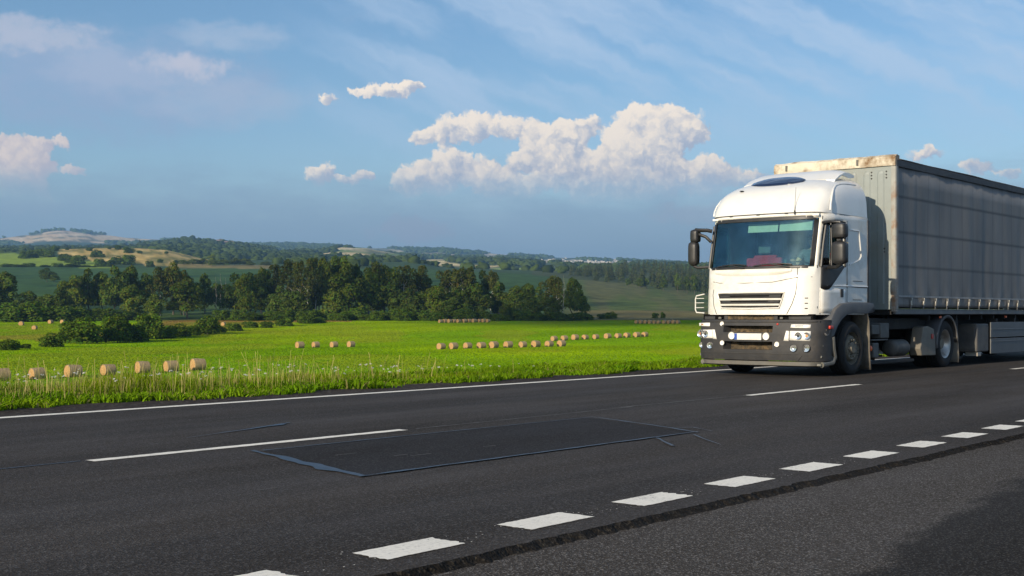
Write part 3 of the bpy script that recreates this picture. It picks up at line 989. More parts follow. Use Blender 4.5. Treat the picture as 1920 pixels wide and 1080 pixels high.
Vb, Fb, Tb = blades(4600, 4.0, 22, -17.6, -14.3, sh, lambda n, g: g.uniform(0.0035, 0.007, n),
                    lambda s, t, g: np.array([0.52, 0.44, 0.17]) * g.uniform(0.6, 1.2, (len(s), 1)), lean=0.2, seed=5, tip=0.9)
o = link_mesh('dry_grass', quads_mesh('dry_grass', Vb, Fb, Tb), mk_grass)
tag(o, 'tall straw coloured seed stalks rising out of the verge grass', 'grass', kind='stuff')

# white umbel flowers on thin stems
g = np.random.default_rng(9)
Vf, Ff, Tf = [], [], []
for k in range(150):
    s = g.uniform(5.5, 19); t = g.uniform(-16.6, -14.5)
    if g.random() > np.interp(s, [6, 14, 19], [1, .9, .35]): continue
    x, y, _ = W(s, t); z = h1(x, y)
    H = np.interp(s, [5, 12, 19], [.40, .33, .2]) * g.uniform(0.6, 1.15); r = g.uniform(0.014, 0.032)
    i0 = len(Vf)
    Vf += [(x - .002, y, z), (x + .002, y, z), (x + .002, y, z + H), (x - .002, y, z + H)]; Tf += [(0.15, 0.2, 0.04)] * 4
    Ff.append((i0, i0 + 1, i0 + 2, i0 + 3))
    for q in range(5):
        a = g.uniform(0, 6.28); rr = r * g.uniform(.2, .9); cx, cy, cz = x + rr * math.cos(a), y + rr * math.sin(a), z + H + g.uniform(-.01, .012)
        i0 = len(Vf); e = r * .55
        Vf += [(cx - e, cy, cz), (cx, cy - e, cz - e * .3), (cx + e, cy, cz), (cx, cy + e, cz + e * .3)]; Tf += [(0.75, 0.74, 0.70)] * 4
        Ff.append((i0, i0 + 1, i0 + 2, i0 + 3))
o = link_mesh('wild_flowers', quads_mesh('wild_flowers', Vf, Ff, Tf), mk_grass)
tag(o, 'small white flower heads dotted through the verge grass', 'flowers', kind='stuff')

# the mown meadow: low upright tufts
g = np.random.default_rng(12)
n = 760000
Yt = np.sqrt(g.uniform(88 ** 2, 432 ** 2, n)); pxt = g.uniform(-60, 1420, n)
xt = (pxt - 960) / FOC * Yt
tt = xt * NX + Yt * NY
keep = tt < -22
xt, Yt = xt[keep], Yt[keep]; n = len(xt)
zt = height(xt, Yt)
col = land_colour(xt, Yt, zt)
Hh = g.uniform(0.055, 0.085, n) * (0.75 + 0.6 * fbm(xt / 7, Yt / 14, 3, 41)); Wd = g.uniform(0.07, 0.19, n) * np.clip(Yt / 130, .8, 3.0)
a = g.uniform(0, np.pi, n); ca, sa = np.cos(a) * Wd / 2, np.sin(a) * Wd / 2
lx, ly = g.normal(0, .04, n), g.normal(0, .04, n)
Vm = np.zeros((n, 4, 3))
Vm[:, 0] = np.stack([xt - ca, Yt - sa, zt - .03], -1); Vm[:, 1] = np.stack([xt + ca, Yt + sa, zt - .03], -1)
Vm[:, 2] = np.stack([xt + ca * .8 + lx, Yt + sa * .8 + ly, zt + Hh], -1); Vm[:, 3] = np.stack([xt - ca * .8 + lx, Yt - sa * .8 + ly, zt + Hh * g.uniform(.6, 1, n)], -1)
sw = fbm(xt / 30 + Yt / 90, Yt / 25, 3, 51)[:, None]
colm = col * (0.84 + 0.34 * sw) * g.uniform(0.93, 1.07, (n, 1)) * np.array([1.0 , 1.0, 1.0])
kk = np.clip((fbm(xt / 45, Yt / 70, 3, 61) - 0.45) * 4, 0, 1)[:, None]
colm = colm * (1 - kk * np.array([-0.35, -0.10, 0.0]))
across = xt * .71 - Yt * .70                                   # mown swaths run with the bale rows
stripe_ = (0.5 + 0.5 * np.sin(across / 5.2 + 2.0 * fbm(xt / 40, Yt / 40, 2, 81)))[:, None]
colm = colm * (0.90 + 0.16 * stripe_)
stub = np.clip((fbm(xt / 16, Yt / 40, 4, 91) - 0.56) * 6, 0, 0.35)[:, None]
colm = colm * (1 - stub) + np.array([0.29, 0.27, 0.03]) * stub
o = link_mesh('meadow_grass', quads_mesh('meadow_grass', Vm.reshape(-1, 3), (np.arange(n)[:, None] * 4 + np.arange(4)[None]), np.repeat(colm, 4, axis=0)), mk_grass)
tag(o, 'short bright green grass covering the mown hay meadow', 'grass', kind='stuff')

# ------------------------------------------------------------------ truck
TX, TY, _ = W(S0, TC)
TRZ = math.atan2(-DY, -DX)

mk('white_paint', (0.74, 0.72, 0.66), rough=0.32, var=0.05, scale=2.5, coat=0.35, dirt=(0.50, 0.44, 0.33), dirt_amt=0.5, dirt_scale=2.6, bump=0.02, bscale=8)
mk('white_roof', (0.76, 0.75, 0.71), rough=0.30, var=0.04, scale=2.0, coat=0.4, dirt=(0.55, 0.50, 0.40), dirt_amt=0.18, dirt_scale=2.5)
mk('bumper_plastic', (0.030, 0.030, 0.031), rough=0.62, var=0.18, scale=7, bump=0.08, bscale=120, dirt=(0.085, 0.072, 0.058), dirt_amt=0.4, dirt_scale=4)
mk('black_plastic', (0.018, 0.018, 0.019), rough=0.45, var=0.2, scale=9, dirt=(0.06, 0.055, 0.05), dirt_amt=0.4)
mk('black_void', (0.006, 0.006, 0.006), rough=0.9, var=0.2, spec=0.1)
mk('chassis_black', (0.016, 0.015, 0.014), rough=0.75, var=0.3, scale=6, dirt=(0.045, 0.037, 0.03), dirt_amt=0.6)
mk('radiator', (0.055, 0.042, 0.025), rough=0.9, var=0.6, scale=22, dirt=(0.20, 0.13, 0.06), dirt_amt=0.8, dirt_scale=9, bump=0.6, bscale=60)
mk('lip_grey', (0.13, 0.125, 0.11), rough=0.6, var=0.15, scale=5, dirt=(0.13, 0.11, 0.08), dirt_amt=0.6)
mk('fender_grey', (0.085, 0.088, 0.094), rough=0.55, var=0.12, scale=5, dirt=(0.2, 0.17, 0.13), dirt_amt=0.35)
mk('dusty_rubber', (0.15, 0.13, 0.10), rough=0.85, var=0.35, scale=7, dirt=(0.05, 0.045, 0.04), dirt_amt=0.7, bump=0.2)
mk('mudguard_beige', (0.17, 0.155, 0.125), rough=0.7, var=0.2, scale=4, dirt=(0.13, 0.11, 0.09), dirt_amt=0.6)
mk('tyre_rubber', (0.012, 0.0115, 0.011), rough=0.85, var=0.25, scale=12, dirt=(0.02, 0.018, 0.016), dirt_amt=0.4, bump=0.15)
mk('steel_rim', (0.42, 0.41, 0.38), rough=0.38, metal=0.75, var=0.15, scale=8, dirt=(0.16, 0.13, 0.10), dirt_amt=0.7, dirt_scale=7)
mk('hub_dusty', (0.20, 0.175, 0.13), rough=0.7, metal=0.2, var=0.3, scale=9, dirt=(0.08, 0.07, 0.06), dirt_amt=0.8, dirt_scale=9)
mk('step_metal', (0.22, 0.215, 0.19), rough=0.45, metal=0.6, var=0.25, scale=8, dirt=(0.14, 0.12, 0.10), dirt_amt=0.6)
mk('tank_grey', (0.11, 0.107, 0.098), rough=0.6, metal=0.2, var=0.2, scale=7, dirt=(0.07, 0.065, 0.06), dirt_amt=0.7)
mk('lamp_silver', (0.85, 0.84, 0.80), rough=0.12, metal=0.85, var=0.12, scale=14)
mk('lamp_white', (0.86, 0.83, 0.76), rough=0.25, var=0.06, coat=0.8)
mk('lamp_amber', (0.75, 0.30, 0.10), rough=0.25, var=0.15, coat=0.6)
mk('lamp_red', (0.45, 0.035, 0.02), rough=0.3, var=0.15, coat=0.5)
mk('lamp_orange', (0.85, 0.16, 0.04), rough=0.35, var=0.1)
mk('plate_white', (0.70, 0.69, 0.64), rough=0.5, var=0.05, dirt=(0.5, 0.46, 0.38), dirt_amt=0.4)
mk('plate_blue', (0.02, 0.07, 0.35), rough=0.5, var=0.05)
mk('seat_red', (0.42, 0.03, 0.05), rough=0.9, var=0.2, scale=12)
mk('cabin_grey', (0.085, 0.105, 0.115), rough=0.8, var=0.15)
mk('cabin_pale', (0.50, 0.50, 0.44), rough=0.85, var=0.1)
mk('curtain_teal', (0.10, 0.20, 0.24), rough=0.9, var=0.2, stretch=(1, 14, 1), scale=3)
mk('hatch_dark', (0.010, 0.018, 0.05), rough=0.06, var=0.1, spec=0.8, coat=1.0)
mk('bulkhead', (0.25, 0.278, 0.265), rough=0.5, var=0.07, scale=3, dirt=(0.24, 0.19, 0.12), dirt_amt=0.35, dirt_scale=1.6)
mk('header_cream', (0.62, 0.56, 0.44), rough=0.75, var=0.15, scale=3, dirt=(0.17, 0.09, 0.03), dirt_amt=1.0, dirt_scale=2.6, dirt_lo=0.45, bump=0.5, bscale=6)
mk('rail_grey', (0.15, 0.15, 0.15), rough=0.55, metal=0.3, var=0.15, dirt=(0.15, 0.12, 0.09), dirt_amt=0.5)
mk('rust_post', (0.30, 0.30, 0.27), rough=0.6, var=0.15, scale=4, dirt=(0.25, 0.11, 0.035), dirt_amt=0.9, dirt_scale=3.5)
mk('cover_dark', (0.035, 0.037, 0.042), rough=0.6, var=0.2, scale=4, dirt=(0.09, 0.085, 0.08), dirt_amt=0.5)
mk('strap_pale', (0.20, 0.19, 0.17), rough=0.8, var=0.2)
mk('buckle_steel', (0.55, 0.52, 0.45), rough=0.35, metal=0.8, var=0.2)
mk('hem_pale', (0.30, 0.30, 0.29), rough=0.7, var=0.2, scale=5)
mk('guard_alu', (0.13, 0.135, 0.14), rough=0.45, metal=0.5, var=0.15, scale=4, dirt=(0.10, 0.095, 0.085), dirt_amt=0.6)
mk('box_plastic', (0.085, 0.082, 0.078), rough=0.65, var=0.2, scale=5, dirt=(0.18, 0.16, 0.13), dirt_amt=0.6)
mk('seam_dark', (0.05, 0.048, 0.045), rough=0.8, var=0.2)
mk('skin', (0.55, 0.30, 0.20), rough=0.55, var=0.08, scale=20)
mk('hair', (0.02, 0.016, 0.014), rough=0.7, var=0.3, scale=30)
mk('shirt', (0.10, 0.11, 0.14), rough=0.9, var=0.2)
glass_mat('windscreen_glass', (0.54, 0.82, 0.78), refl=0.33, rough=0.015, gloss=(.60, .95, .98))
glass_mat('side_glass', (0.45, 0.66, 0.64), refl=0.10)
glass_mat('lamp_glass', (0.93, 0.94, 0.92), refl=0.12)

truck = empty('truck', (TX, TY, 0), TRZ)
tag(truck, 'white high-roof truck tractor with dark grey bumper, driving on the far lane', 'truck')
T = truck
M_ = MATS

# plan outline of the cab: (Y, set-back from the nose)
CY = [0, .3, .6, .85, .98, 1.05, 1.10, 1.14, 1.17]
CD = [0, .01, .035, .085, .145, .205, .28, .38, .52]


def cab_lean(z):
    return float(np.interp(z, [1.08, 1.5, 1.93, 2.80, 2.9], [0.0, .015, .05, .25, .27]))


def cab_front(Y, z, off=0.0):
    return 0.17 - cab_lean(z) - float(np.interp(abs(Y), CY, CD)) + off


def cab_outline(z):
    """list of (X, Y) from the middle of the nose round to the middle of the back, near side"""
    pts = [(cab_front(y, z), y) for y in CY]
    pts += [(x, 1.175) for x in (-0.66, -0.80, -0.98, -1.10, -1.45, -1.60, -1.98)]
    return pts + [(-2.03, 1.12), (-2.03, 0.6), (-2.03, 0)]


def side_Y(X, z):
    o = cab_outline(z)[:13]
    return float(np.interp(-X, [-p[0] for p in o], [p[1] for p in o]))


ZL = [1.09, 1.14, 1.30, 1.48, 1.575, 1.60, 1.75, 1.93, 1.97, 2.2, 2.5, 2.74, 2.80, 2.88]
mb = MB()
P = []
for z in ZL:
    o = cab_outline(z)
    P.append([(x, y, z) for x, y in o] + [(x, -y, z) for x, y in o[::-1]][1:-1])
rows = mb.grid(P, close_v=True)
nhalf = len(cab_outline(1.5))
ntot = len(P[0])
kill = []
mb.bm.faces.ensure_lookup_table()
ws_j = set(range(0, 5)) | set(range(ntot - 5, ntot))          # front faces out to Y = 1.05
for f in mb.bm.faces:
    c = f.calc_center_median()
    if 1.93 < c.z < 2.80 and c.x > -0.6 and abs(c.y) < 1.03 and c.x > cab_front(1.045, c.z): kill.append(f)
    elif 1.93 < c.z < 2.74 and -0.98 < c.x < cab_front(1.10, c.z) - 0.0 and abs(c.y) > 1.08: kill.append(f)
bmesh.ops.delete(mb.bm, geom=kill, context='FACES')
mb.bm.faces.new([r for r in rows[0]][::-1])
cab = mb.build('cab', M_['white_paint'], T, smooth=32, solid=0.025)

# windscreen with its black band and pillars
mb = MB()
ys = [-1.03, -.85, -.6, -.3, 0, .3, .6, .85, 1.03]
mb.grid([[(cab_front(y, z, -0.004), y, z) for y in ys] for z in (1.935, 2.1, 2.3, 2.5, 2.7, 2.795)])
wsc = mb.build('windscreen', M_['windscreen_glass'], T, smooth=40)
mb = MB()
def band(y0, y1, z0, z1, off=0.006, n=10, m=5):
    mb.grid([[(cab_front(y0 + (y1 - y0) * i / n, z0 + (z1 - z0) * j / m, off), y0 + (y1 - y0) * i / n, z0 + (z1 - z0) * j / m) for i in range(n + 1)] for j in range(m + 1)])
band(-1.09, 1.09, 2.765, 2.83, n=16)
band(-1.09, 1.09, 1.905, 1.955, n=16)
band(0.985, 1.050, 1.955, 2.765)
band(-1.050, -0.985, 1.955, 2.765)
mb.build('windscreen_frame', M_['black_plastic'], wsc, smooth=40, solid=0.012)
for sgn in (1,):
    for y0, dy in ((-0.80, 0.62), (-0.02, 0.72)):
        mb = MB()
        pts = [(cab_front(y0 + dy * q, 1.955 + .035 * q, 0.03), y0 + dy * q, 1.955 + 0.035 * math.sin(q * 2.6)) for q in np.linspace(0, 1, 8)]
        mb.tube(pts, 0.012, 6)
        mb.tube([(cab_front(y0 + dy * .9, 1.93, .03), y0 + dy * .95, 1.925), (cab_front(y0 + dy * .5, 2.0, .035), y0 + dy * .45, 1.985)], 0.011, 6)
        mb.build('wiper', M_['black_plastic'], wsc)

# side doors: glass, black corner panel, door lines, handle
def side_patch(name, poly, mat, off=0.012, thick=0.02, parent=T, sgn=1, n=10):
    """panel lying on the curved cab side; poly in (X, z), quads between a lower and an upper chain"""
    lo, hi = poly
    mb = MB()
    rows = []
    for q in np.linspace(0, 1, n):
        a = np.array([np.interp(q, np.linspace(0, 1, len(lo)), [p[k] for p in lo]) for k in (0, 1)])
        b_ = np.array([np.interp(q, np.linspace(0, 1, len(hi)), [p[k] for p in hi]) for k in (0, 1)])
        rows.append([(p[0], sgn * (side_Y(p[0], p[1]) + off), p[1]) for p in [a + (b_ - a) * w for w in np.linspace(0, 1, 6)]])
    mb.grid(rows)
    return mb.build(name, mat, parent, smooth=40, solid=thick)


for sgn in (1, -1):
    door = side_patch('door', ([(-0.14, 1.12), (-1.10, 1.12)], [(-0.16, 1.56), (-1.10, 1.56)]), M_['white_paint'], off=0.008, thick=0.01, sgn=sgn)
    gl = side_patch('door_window', ([(-0.20, 1.95), (-0.98, 1.95)], [(-0.38, 2.74), (-0.98, 2.74)]) if sgn < 0 else
                    ([(-0.20, 1.95), (-0.46, 1.95)], [(-0.38, 2.74), (-0.48, 2.74)]), M_['side_glass'], off=-0.012, thick=0.004, parent=door, sgn=sgn)
    fr = MB()
    fo = lambda X, z: (X, sgn * (side_Y(X, z) + 0.012), z)
    fr.tube([fo(-0.19, 1.93), fo(-0.27, 2.3), fo(-0.38, 2.73), fo(-0.7, 2.75), fo(-0.99, 2.74), fo(-1.0, 2.3), fo(-1.0, 1.94)], 0.022, 6)
    fr.tube([fo(-0.47, 1.94), fo(-0.48, 2.3), fo(-0.49, 2.74)], 0.014, 6)
    fr.build('window_seal', M_['black_plastic'], door)
    side_patch('mirror_panel', ([(-0.17, 1.55), (-0.26, 1.525), (-0.40, 1.54), (-0.75, 1.78), (-1.0, 1.955)], [(-0.19, 1.955), (-0.5, 1.965), (-0.8, 1.965), (-1.0, 1.965)]),
               M_['black_plastic'], off=0.016, thick=0.012, parent=door, sgn=sgn, n=14)
    mb = MB(); mb.box(-0.93, -0.83, sgn * 1.178, sgn * 1.20, 1.40, 1.55)
    hd = mb.build('door_handle', M_['black_plastic'], door, bevel=0.012)
    # embossed blind quarter window and panel lines
    mb = MB()
    q = [(-1.20, 2.02), (-1.22, 2.62), (-1.60, 2.62), (-1.70, 2.16), (-1.62, 2.09), (-1.2, 1.99)]
    for k in range(1, 5):
        a, b_ = q[k], q[k + 1]
        mb.tube([(a[0], sgn * 1.178, a[1]), (b_[0], sgn * 1.178, b_[1])], 0.014, 6)
    mb.build('quarter_window', M_['white_roof'], T)
    mb = MB()
    for a, b_ in [((-1.11, 1.12), (-1.11, 2.78)), ((-0.30, 1.585), (-1.96, 1.585)), ((-1.35, 1.70), (-1.75, 1.70)), ((-1.35, 1.36), (-1.72, 1.36)), ((-0.15, 1.10), (-0.165, 1.53))]:
        mb.tube([(a[0], sgn * (side_Y(*a) + 0.003), a[1]), (b_[0], sgn * (side_Y(*b_) + 0.003), b_[1])], 0.006, 5)
    mb.build('panel_seam', M_['seam_dark'], T)
    mb = MB(); mb.tube([(-0.32, sgn * (side_Y(-.32, 1.60) + .004), 1.605), (-0.7, sgn * 1.181, 1.605), (-1.96, sgn * 1.181, 1.605)], 0.014, 6)
    mb.build('belt_moulding', M_['white_roof'], T)
    mb = MB(); mb.box(-2.045, -1.97, sgn * 1.13, sgn * 1.19, 1.12, 2.84)
    mb.build('corner_trim', M_['black_plastic'], T, bevel=0.015)

# front panel details
mb = MB()
def fp(y, z, off=0.004): return (cab_front(y, z, off), y, z)
for pts in [[(-1.13, 1.73), (-.9, 1.69), (-.75, 1.665), (-.2, 1.655), (.35, 1.665), (.55, 1.70), (.80, 1.745), (1.03, 1.75)],
            [(.80, 1.92), (.795, 1.6), (.775, 1.45), (.72, 1.28), (.63, 1.10)], [(-.88, 1.55), (-.90, 1.45), (-.87, 1.25), (-.80, 1.10)]]:
    mb.tube([fp(*p) for p in pts], 0.0055, 5)
mb.build('panel_seam', M_['seam_dark'], T)
# soft moulded ledge under the windscreen
mb = MB()
mb.grid([[fp(y, 1.905 - d * 0.12 * (1 - (abs(y + .1) / .95) ** 4), 0.004 + 0.02 * math.sin(math.pi * d)) for y in np.linspace(-.85, .70, 18)] for d in np.linspace(0, 1, 7)])
mb.build('bonnet_ledge', M_['white_paint'], T, smooth=60)
# grille
GC = -0.10
mb = MB()
def trap(z): return 0.66 - (1.47 - z) * 0.34
mb.grid([[fp(GC + trap(z) * q, z, 0.006) for q in np.linspace(-1, 1, 14)] for z in np.linspace(1.215, 1.475, 5)])
gr = mb.build('grille', M_['black_void'], T, solid=0.02)
mb = MB()
for z in (1.24, 1.30, 1.39, 1.455):
    mb.grid([[fp(GC + (trap(z) - .03) * q, z + dz, 0.012 + o) for q in np.linspace(-1, 1, 12)] for dz, o in ((-.022, .004), (.006, .014), (.022, 0.0))])
for s0_, s1_ in ((-.96, -.62), (.62, .96)):
    mb.grid([[fp(GC + trap(z) * q, z, 0.010) for q in np.linspace(s0_, s1_, 4)] for z in np.linspace(1.225, 1.47, 4)])
mb.build('grille_mesh', M_['bumper_plastic'], gr)
for z in (1.268, 1.365):
    mb = MB()
    mb.grid([[fp(GC + (trap(z) + .015) * q, z + dz, o) for q in np.linspace(-1, 1, 14)] for dz, o in ((-.019, .012), (-.016, .034), (.016, .040), (.019, .012))])
    mb.build('grille_bar', M_['white_paint'], gr, smooth=20)
mb = MB()
fr_pts = [fp(GC + (trap(z) + .02) * q, z, 0.012) for q, z in [(-1, 1.48), (-1, 1.35), (-1, 1.21), (-.5, 1.205), (0, 1.20), (.5, 1.205), (1, 1.21), (1, 1.35), (1, 1.48), (.5, 1.485), (0, 1.487), (-.5, 1.485), (-1, 1.48)]]
mb.tube(fr_pts, 0.015, 6)
mb.build('grille_surround', M_['white_paint'], gr)
# corner vents on the cheek
for z in (1.20, 1.29, 1.38):
    mb = MB(); mb.grid([[fp(y, z + dz, .006) for y in (.93, .955, .98)] for dz in (-.008, .008)])
    mb.build('cheek_vent', M_['seam_dark'], T, solid=0.008)
# white strip above the windscreen, marker lamp, visor lamps
mb = MB()
mb.grid([[fp(y, z, 0.010) for y in np.linspace(-1.06, 1.06, 18)] for z in (2.835, 2.885)])
mb.build('header_strip', M_['white_roof'], T, solid=0.01)
for y in (1.0, -1.0):
    mb = MB(); c = fp(y, 2.845, 0.02); mb.box(c[0] - .02, c[0] + .02, y - .07, y + .07, 2.825, 2.865)
    mb.build('marker_lamp', M_['lamp_white'], T, bevel=0.008)

# roof fairing: lofted dome
FX = [-0.075, -0.10, -0.16, -0.26, -0.40, -0.58, -0.80, -1.05, -1.30, -1.55, -1.80, -2.0]
FZ = [2.90, 2.99, 3.11, 3.225, 3.33, 3.42, 3.50, 3.565, 3.61, 3.64, 3.655, 3.655]
FW = [1.10, 1.115, 1.135, 1.155, 1.17, 1.175, 1.18, 1.18, 1.175, 1.17, 1.165, 1.16]
mb = MB()
P = []
NV = 29
for x, zt, w in zip(FX, FZ, FW):
    row = []
    for k in range(NV):
        a = math.pi * k / (NV - 1)
        n_ = 4.6 if x < -.3 else 3.6
        cy = math.copysign(abs(math.cos(a)) ** (2 / n_), math.cos(a)); cz = abs(math.sin(a)) ** (2 / n_)
        y = w * cy
        zz = 2.885 + (zt - 2.885) * cz
        yy = y * (1 - 0.09 * max(0, (zz - 2.95)) ** 1.3)
        xx = x - 0.0 - (float(np.interp(abs(yy), CY, CD)) * max(0.0, 1 - (-x) / 0.75) * 1.0 if x > -0.75 else 0)
        row.append((xx, yy, zz))
    P.append(row)
rr = mb.grid(P)
mb.bm.faces.new(rr[-1])
fairing = mb.build('roof_fairing', M_['white_roof'], T, smooth=50)
mb = MB()
mb.tube([(cab_front(y, 2.89, .012), y, 2.89) for y in np.linspace(-1.08, 1.08, 22)], 0.008, 5)
for y in (-.62, -.05, .5): mb.box(cab_front(y, 2.89, .01), cab_front(y, 2.89, .03), y - .03, y + .03, 2.875, 2.90)
mb.build('fairing_gasket', M_['seam_dark'], fairing)
def fair_z(x, y=0.0):
    w = float(np.interp(-x, [-a for a in FX], FW)); zt = float(np.interp(-x, [-a for a in FX], FZ))
    yy = min(abs(y) / w, 0.999)
    return 2.885 + (zt - 2.885) * (1 - yy ** 4.6) ** (1 / 4.6)
def fair_Y(x, z):
    w = float(np.interp(-x, [-a for a in FX], FW)); zt = float(np.interp(-x, [-a for a in FX], FZ))
    q = min(.995, max(0, (z - 2.885) / (zt - 2.885)))
    return w * (1 - q ** 4.6) ** (1 / 4.6) * (1 - .09 * max(0, z - 2.95) ** 1.3)
# spoiler lip across the back of the roof
mb = MB()
P = []
for y in np.linspace(-.93, .93, 15):
    e = (abs(y) / .93) ** 6
    sec = [(-1.02 - .12 * e, 3.555 - .02 * e), (-1.25 - .08 * e, 3.665 - .03 * e), (-1.52 - .03 * e, 3.765 - .06 * e), (-1.70, 3.79 - .08 * e), (-1.92, 3.785 - .10 * e), (-1.95, 3.74 - .1 * e), (-1.72, 3.70 - .09 * e), (-1.45, 3.65), (-1.1, 3.50)]
    P.append([(x, y, z) for x, z in sec])
rr = mb.grid(P, close_v=True)
mb.bm.faces.new(rr[0]); mb.bm.faces.new(rr[-1][::-1])
mb.build('roof_spoiler', M_['white_roof'], fairing, smooth=45)
# dark glass roof hatch in the fairing
mb = MB()
P = []
for q in np.linspace(-1, 1, 13):
    x0 = -0.66 - .14 * abs(q) ** 2.5; x1 = -1.0 + .10 * abs(q) ** 3
    P.append([(x, -0.06 + q * 0.53, fair_z(x, q * .53) + 0.012 + .075 * (x0 - x) / .34) for x in np.linspace(x0, x1, 5)])
mb.grid(P)
mb.build('roof_hatch', M_['hatch_dark'], fairing, solid=0.02, smooth=40)
mb = MB(); mb.lathe([(0.0, .012), (.035, .012), (.042, 0)], c=(-0.47, -0.60, fair_z(-.47, .60) + .008), axis='z', n=16)
mb.build('roof_plug', M_['black_void'], fairing)
mb = MB(); mb.tube([(cab_front(.66, 2.87, .03), .66, 2.86), (cab_front(.66, 2.9, .04), .66, 2.93)], 0.014, 8); mb.tube([(cab_front(.66, 2.9, .04), .66, 2.92), (cab_front(.66, 2.9, .0), .665, 3.34)], [0.006, 0.003], 6)
mb.build('aerial', M_['black_plastic'], T)
# side deflectors behind the fairing dome
for sgn in (1, -1):
    mb = MB()
    pts = [(x, sgn * (fair_Y(x, z) + .004), z) for x, z in [(-0.44, 2.93), (-0.46, 3.02), (-0.52, 3.12), (-0.62, 3.23), (-0.76, 3.33), (-0.94, 3.41), (-1.16, 3.455), (-1.40, 3.475), (-1.75, 3.48)]]
    mb.tube(pts, 0.016, 7)
    mb.build('fairing_rib', M_['white_roof'], fairing)

# bumper with its openings
BY = [0, .4, .8, 1.0, 1.10, 1.18, 1.225, 1.25]
BD = [0, .015, .055, .095, .14, .21, .29, .42]
def bx(y, z, off=0.0):
    return 0.24 - float(np.interp(abs(y), BY, BD)) - 0.05 * max(0, (z - .80)) / .2 - (0.03 if z < .42 else 0) * (0.42 - z) / .14 + off


def pt_b(px, py, off=0.0):
    X = 0.2
    for _ in range(8):
        y, z = front_pt(px, py, X)
        X = bx(y, z)
    return y, z


ycut = [-1.25, -1.225, -1.18, -1.10, -1.0, -.8, -.60, -.35, -.1, .15, .40, .6, .8, 1.0, 1.10, 1.18, 1.225, 1.25]
zcut = [.285, .33, .40, .47, .615, .655, .755, .775, .895, .93, .985, 1.0]
mb = MB()
G_ = [[(bx(y, z), y, z) for y in ycut] for z in zcut]
rows = mb.grid(G_)
kill = []
for f in mb.bm.faces:
    c = f.calc_center_median()
    if -.60 < c.y < .40 and (.47 < c.z < .615 or .775 < c.z < .895): kill.append(f)
bmesh.ops.delete(mb.bm, geom=kill, context='FACES')
for z0, z1 in ((.47, .615), (.775, .895)):        # walls of the two intakes
    yy = [-.60, -.35, -.1, .15, .40]
    for z in (z0, z1): mb.grid([[(bx(y, z), y, z) for y in yy], [(0.02, y, z) for y in yy]])
    for y in (-.60, .40): mb.grid([[(bx(y, z), y, z) for z in (z0, z1)], [(0.02, y + (.07 if y < 0 else -.07), z) for z in (z0, z1)]])
# returns along the sides
for sgn in (1, -1):
    mb.grid([[(bx(1.25, z), sgn * 1.25, z) for z in zcut], [(-.34, sgn * 1.25, z) for z in zcut]])
mb.grid([[(bx(y, 1.0), y, 1.0) for y in ycut], [(-.3 if abs(y) < 1.2 else min(-.3, bx(y, 1.0)), y, 1.0) for y in ycut]])
mb.grid([[(bx(y, .285), y, .285) for y in ycut], [(-.3 if abs(y) < 1.2 else min(-.3, bx(y, .285)), y, .285) for y in ycut]])
bump = mb.build('bumper', M_['bumper_plastic'], T, smooth=28)
mb = MB()
for z0, z1 in ((.455, .63), (.76, .91)): mb.box(-.02, .03, -.66, .46, z0, z1)
mb.build('intake_mesh', M_['radiator'], bump)
mb = MB()
mb.grid([[(bx(y, z, .012), y, z) for y in np.linspace(-1.2, 1.2, 26)] for z in (.955, .985)])
mb.build('bumper_ridge', M_['bumper_plastic'], bump, solid=0.02)
mb = MB()
mb.tube([(bx(y, .40, .003), y, .405) for y in np.linspace(-1.2, .86, 26)], .006, 5)
mb.tube([(bx(y, .36, .004), y, z) for y, z in ((.86, .30), (.93, .38), (1.02, .48), (1.12, .58), (1.2, .64))], .007, 5)
mb.build('bumper_seam', M_['seam_dark'], bump)
mb = MB()       # lower lip
mb.grid([[(bx(y, .3, o) if abs(y) < 1.19 else bx(y, .3, o) - .03, y * k, z) for y in np.linspace(-1.2, 1.2, 26)] for z, o, k in ((.272, -.03, .985), (.265, -.015, .985), (.20, -.02, .975), (.18, -.06, .97))])
mb.build('bumper_lip', M_['lip_grey'], bump, solid=0.03)
# dark recess between bumper and cab, with radiator support
mb = MB()
mb.box(-.10, .02, -1.12, 1.08, .98, 1.10)
mb.build('recess', M_['black_void'], T)
mb = MB()
mb.box(.02, .06, -.58, .34, 1.005, 1.085)
mb.build('upper_intake', M_['radiator'], T)
for x0, x1, a, b_, z1 in ((.0, .05, -1.08, -.86, 1.06), (.0, .05, .62, 1.05, 1.06), (.015, .07, -.66, -.58, 1.09), (.015, .07, .34, .42, 1.09)):
    mb = MB(); mb.box(x0, x1, a, b_, 1.0, z1); mb.build('bumper_bracket', M_['bumper_plastic'], T, bevel=0.01)
for y in (-.74, .50):
    mb = MB(); mb.box(.06, .09, y - .03, y + .03, 1.01, 1.05); mb.build('bracket_pin', M_['lip_grey'], T, bevel=0.01)

# lamps
def lamp_quad(name, corners, mat, off, thick, parent=bump, bevel=0.008, n=6):
    a, b_, c, d = corners       # tl tr br bl in pixels
    q = [pt_b(*p) for p in (a, b_, c, d)]
    mb = MB(); rows = []
    for v in np.linspace(0, 1, 4):
        row = []
        for u in np.linspace(0, 1, n):
            y = (q[0][0] * (1 - u) + q[1][0] * u) * (1 - v) + (q[3][0] * (1 - u) + q[2][0] * u) * v
            z = (q[0][1] * (1 - u) + q[1][1] * u) * (1 - v) + (q[3][1] * (1 - u) + q[2][1] * u) * v
            row.append((bx(y, z, off), y, z))
        rows.append(row)
    mb.grid(rows)
    return mb.build(name, mat, parent, solid=thick, smooth=30), q


